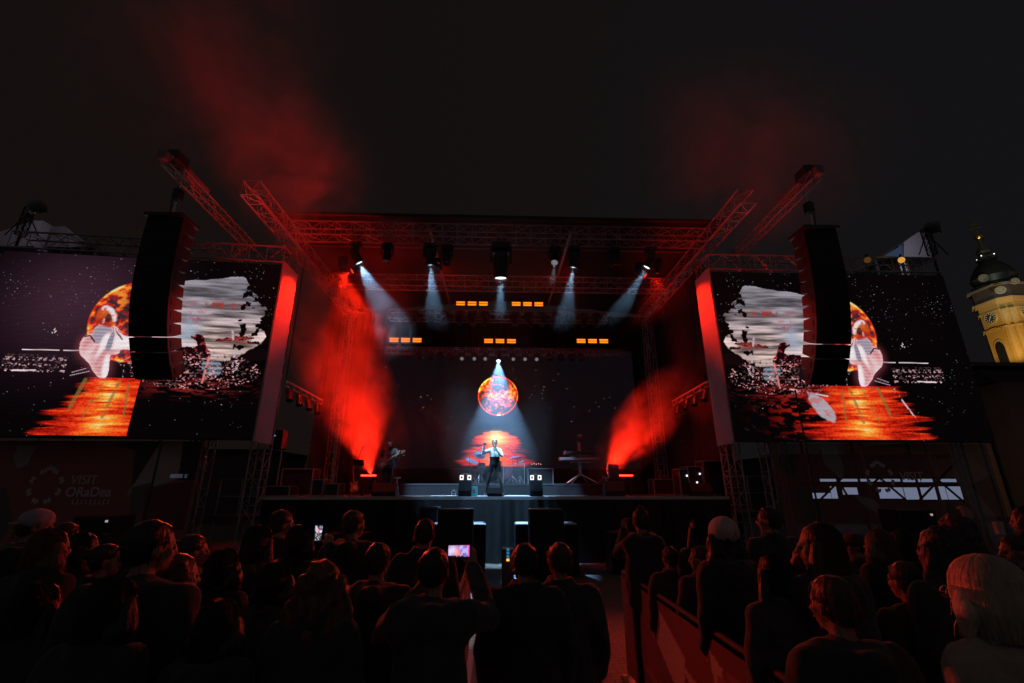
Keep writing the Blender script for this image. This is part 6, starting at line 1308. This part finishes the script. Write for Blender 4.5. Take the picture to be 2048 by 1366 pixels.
crowd(1655, 1146, 2.3, 'person with a close-fitting dark head of short hair, front row right', sex='m', coat='black', hair='short', hcol='brown', yaw=R(-16), bulk=1.05)
crowd(1950, 1118, 1.98, 'person with a pale blonde bob, glasses and a beige hooded coat at the front right', coat='beige', hair='bob', hcol='blonde', yaw=R(-8), hood='down', glasses=True, coat_len=.7, vox=.011, bulk=1.05, hsize=1.05)
crowd(2022, 1068, 3.9, 'person in left profile holding a glass up at the far right of the crowd', coat='denim', hair='short', hcol='brown', yaw=R(-70), arms=('raised', 'down'), sex='m', vox=.010)
crowd(2044, 1012, 4.8, 'person with dark hair cut by the right edge, behind the glass holder', coat='black', hair='lob', hcol='black', yaw=R(-30))
crowd(1188, 1120, 5.6, 'short person standing low in the pit beyond the aisle pair', coat='black', hair='short', hcol='black', yaw=0, sex='m') if 0 else None
crowd(142, 1043, 5.6, 'person raising a lit hand behind the left part of the crowd', coat='black', hair='short', hcol='black', yaw=R(20), arms=('down', 'face'), sex='m', vox=.012)
crowd(455, 1095, 3.6, 'short person with a plain dark head between the turtleneck wearer and the straight-haired one', coat='black', hair='lob', hcol='black', yaw=R(10))
crowd(760, 1082, 3.6, 'short person in dark clothes right of the curly auburn hair', coat='black', hair='short', hcol='black', yaw=R(10), sex='m')
crowd(560, 1120, 3.4, 'person with dark hair just left of the curly auburn hair, lower in the crowd', coat='charcoal', hair='lob', hcol='black', yaw=R(12))
crowd(1540, 1105, 3.2, 'dark-haired person between the beanie and the glasses wearer, lower in the crowd', coat='charcoal', hair='long', hcol='black', yaw=R(-18))
crowd(1800, 1120, 3.2, 'person in black between the close-cropped front head and the blonde bob', coat='black', hair='short', hcol='black', yaw=R(-12), sex='m')
crowd(240, 1150, 2.5, 'person in black clothes low in the left front of the crowd', coat='black', hair='lob', hcol='black', yaw=R(15))
crowd(90, 1160, 2.7, 'person with dark hair and coat at the lower left corner of the crowd', coat='black', hair='long', hcol='black', yaw=R(18), bulk=1.1)
crowd(450, 1195, 2.6, 'person in a dark coat standing low between the loose-haired and the curly-haired ones', coat='black', hair='lob', hcol='black', yaw=R(8))
# phones and the glass
def stage_shot(s, t):
    rgb = np.zeros(s.shape + (3,)) + np.array([.25, .18, .62]); rgb = over(rgb, sstep(.45, .6, fbm(s * 5, t * 2, 3)), (.55, .5, .95)); rgb = over(rgb, np.exp(-(((s - .42) / .13) ** 2 + ((t - .3) / .4) ** 2)), (1.2, .28, .12)); rgb = over(rgb, np.exp(-(((s - .2) / .2) ** 2 + ((t - .6) / .4) ** 2)) * .8, (1.0, .85, .95))
    rgb = over(rgb, (t < .12) * (fbm(s * 12, t, 5) > .4), (.02, .01, .03)); rgb = over(rgb, sstep(.9, .97, s), (.9, .05, .45)); rgb = over(rgb, sstep(.93, 1, t), (.8, .05, .25)); return over(rgb, np.exp(-(((s - .72) / .03) ** 2 + ((t - .2) / .1) ** 2)), (.02, .02, .05))
def upright_shot(s, t):
    rgb = np.zeros(s.shape + (3,)) + np.array([.02, .02, .03]); rgb = over(rgb, (t > .5) * sstep(.35, .6, fbm(s * 5, t * 8, 8)), (.75, .8, 1.1)); rgb = over(rgb, (t > .55) * np.exp(-((s - .5) / .2) ** 2) * (t < .75), (1, .3, .25)); return over(rgb, (t < .5) * (fbm(s * 9, t * 14, 9) > .6), (.7, .75, .8))
c = at(918, 1102, 3.40); phone(c, .155, .078, V((0, 0, CAM_Z)) - c, 'phone held sideways showing a violet and red picture of the stage', stage_shot)
c = at(636.5, 1066, 4.93); phone(c, .072, .148, V((0, 0, CAM_Z)) - c, 'small upright phone with a bright bluish picture, left of centre', upright_shot)
c = at(1998, 1056, 4.0); t = thing('drinking_glass', c, 'small lit glass held up at the right edge of the crowd', 'glass')
part('bowl', MB().lathe([(.0001, -.05), (.03, -.05), (.036, .05), (.033, .05), (.027, -.04)], c, None, 16), mat('glass_clear', (.6, .55, .5), .08), t, True); part('drink', MB().lathe([(.0001, -.038), (.027, -.038), (.031, .015), (.0001, .015)], c, None, 16), mat('amber_drink', (.5, .22, .06), .2), t, True)
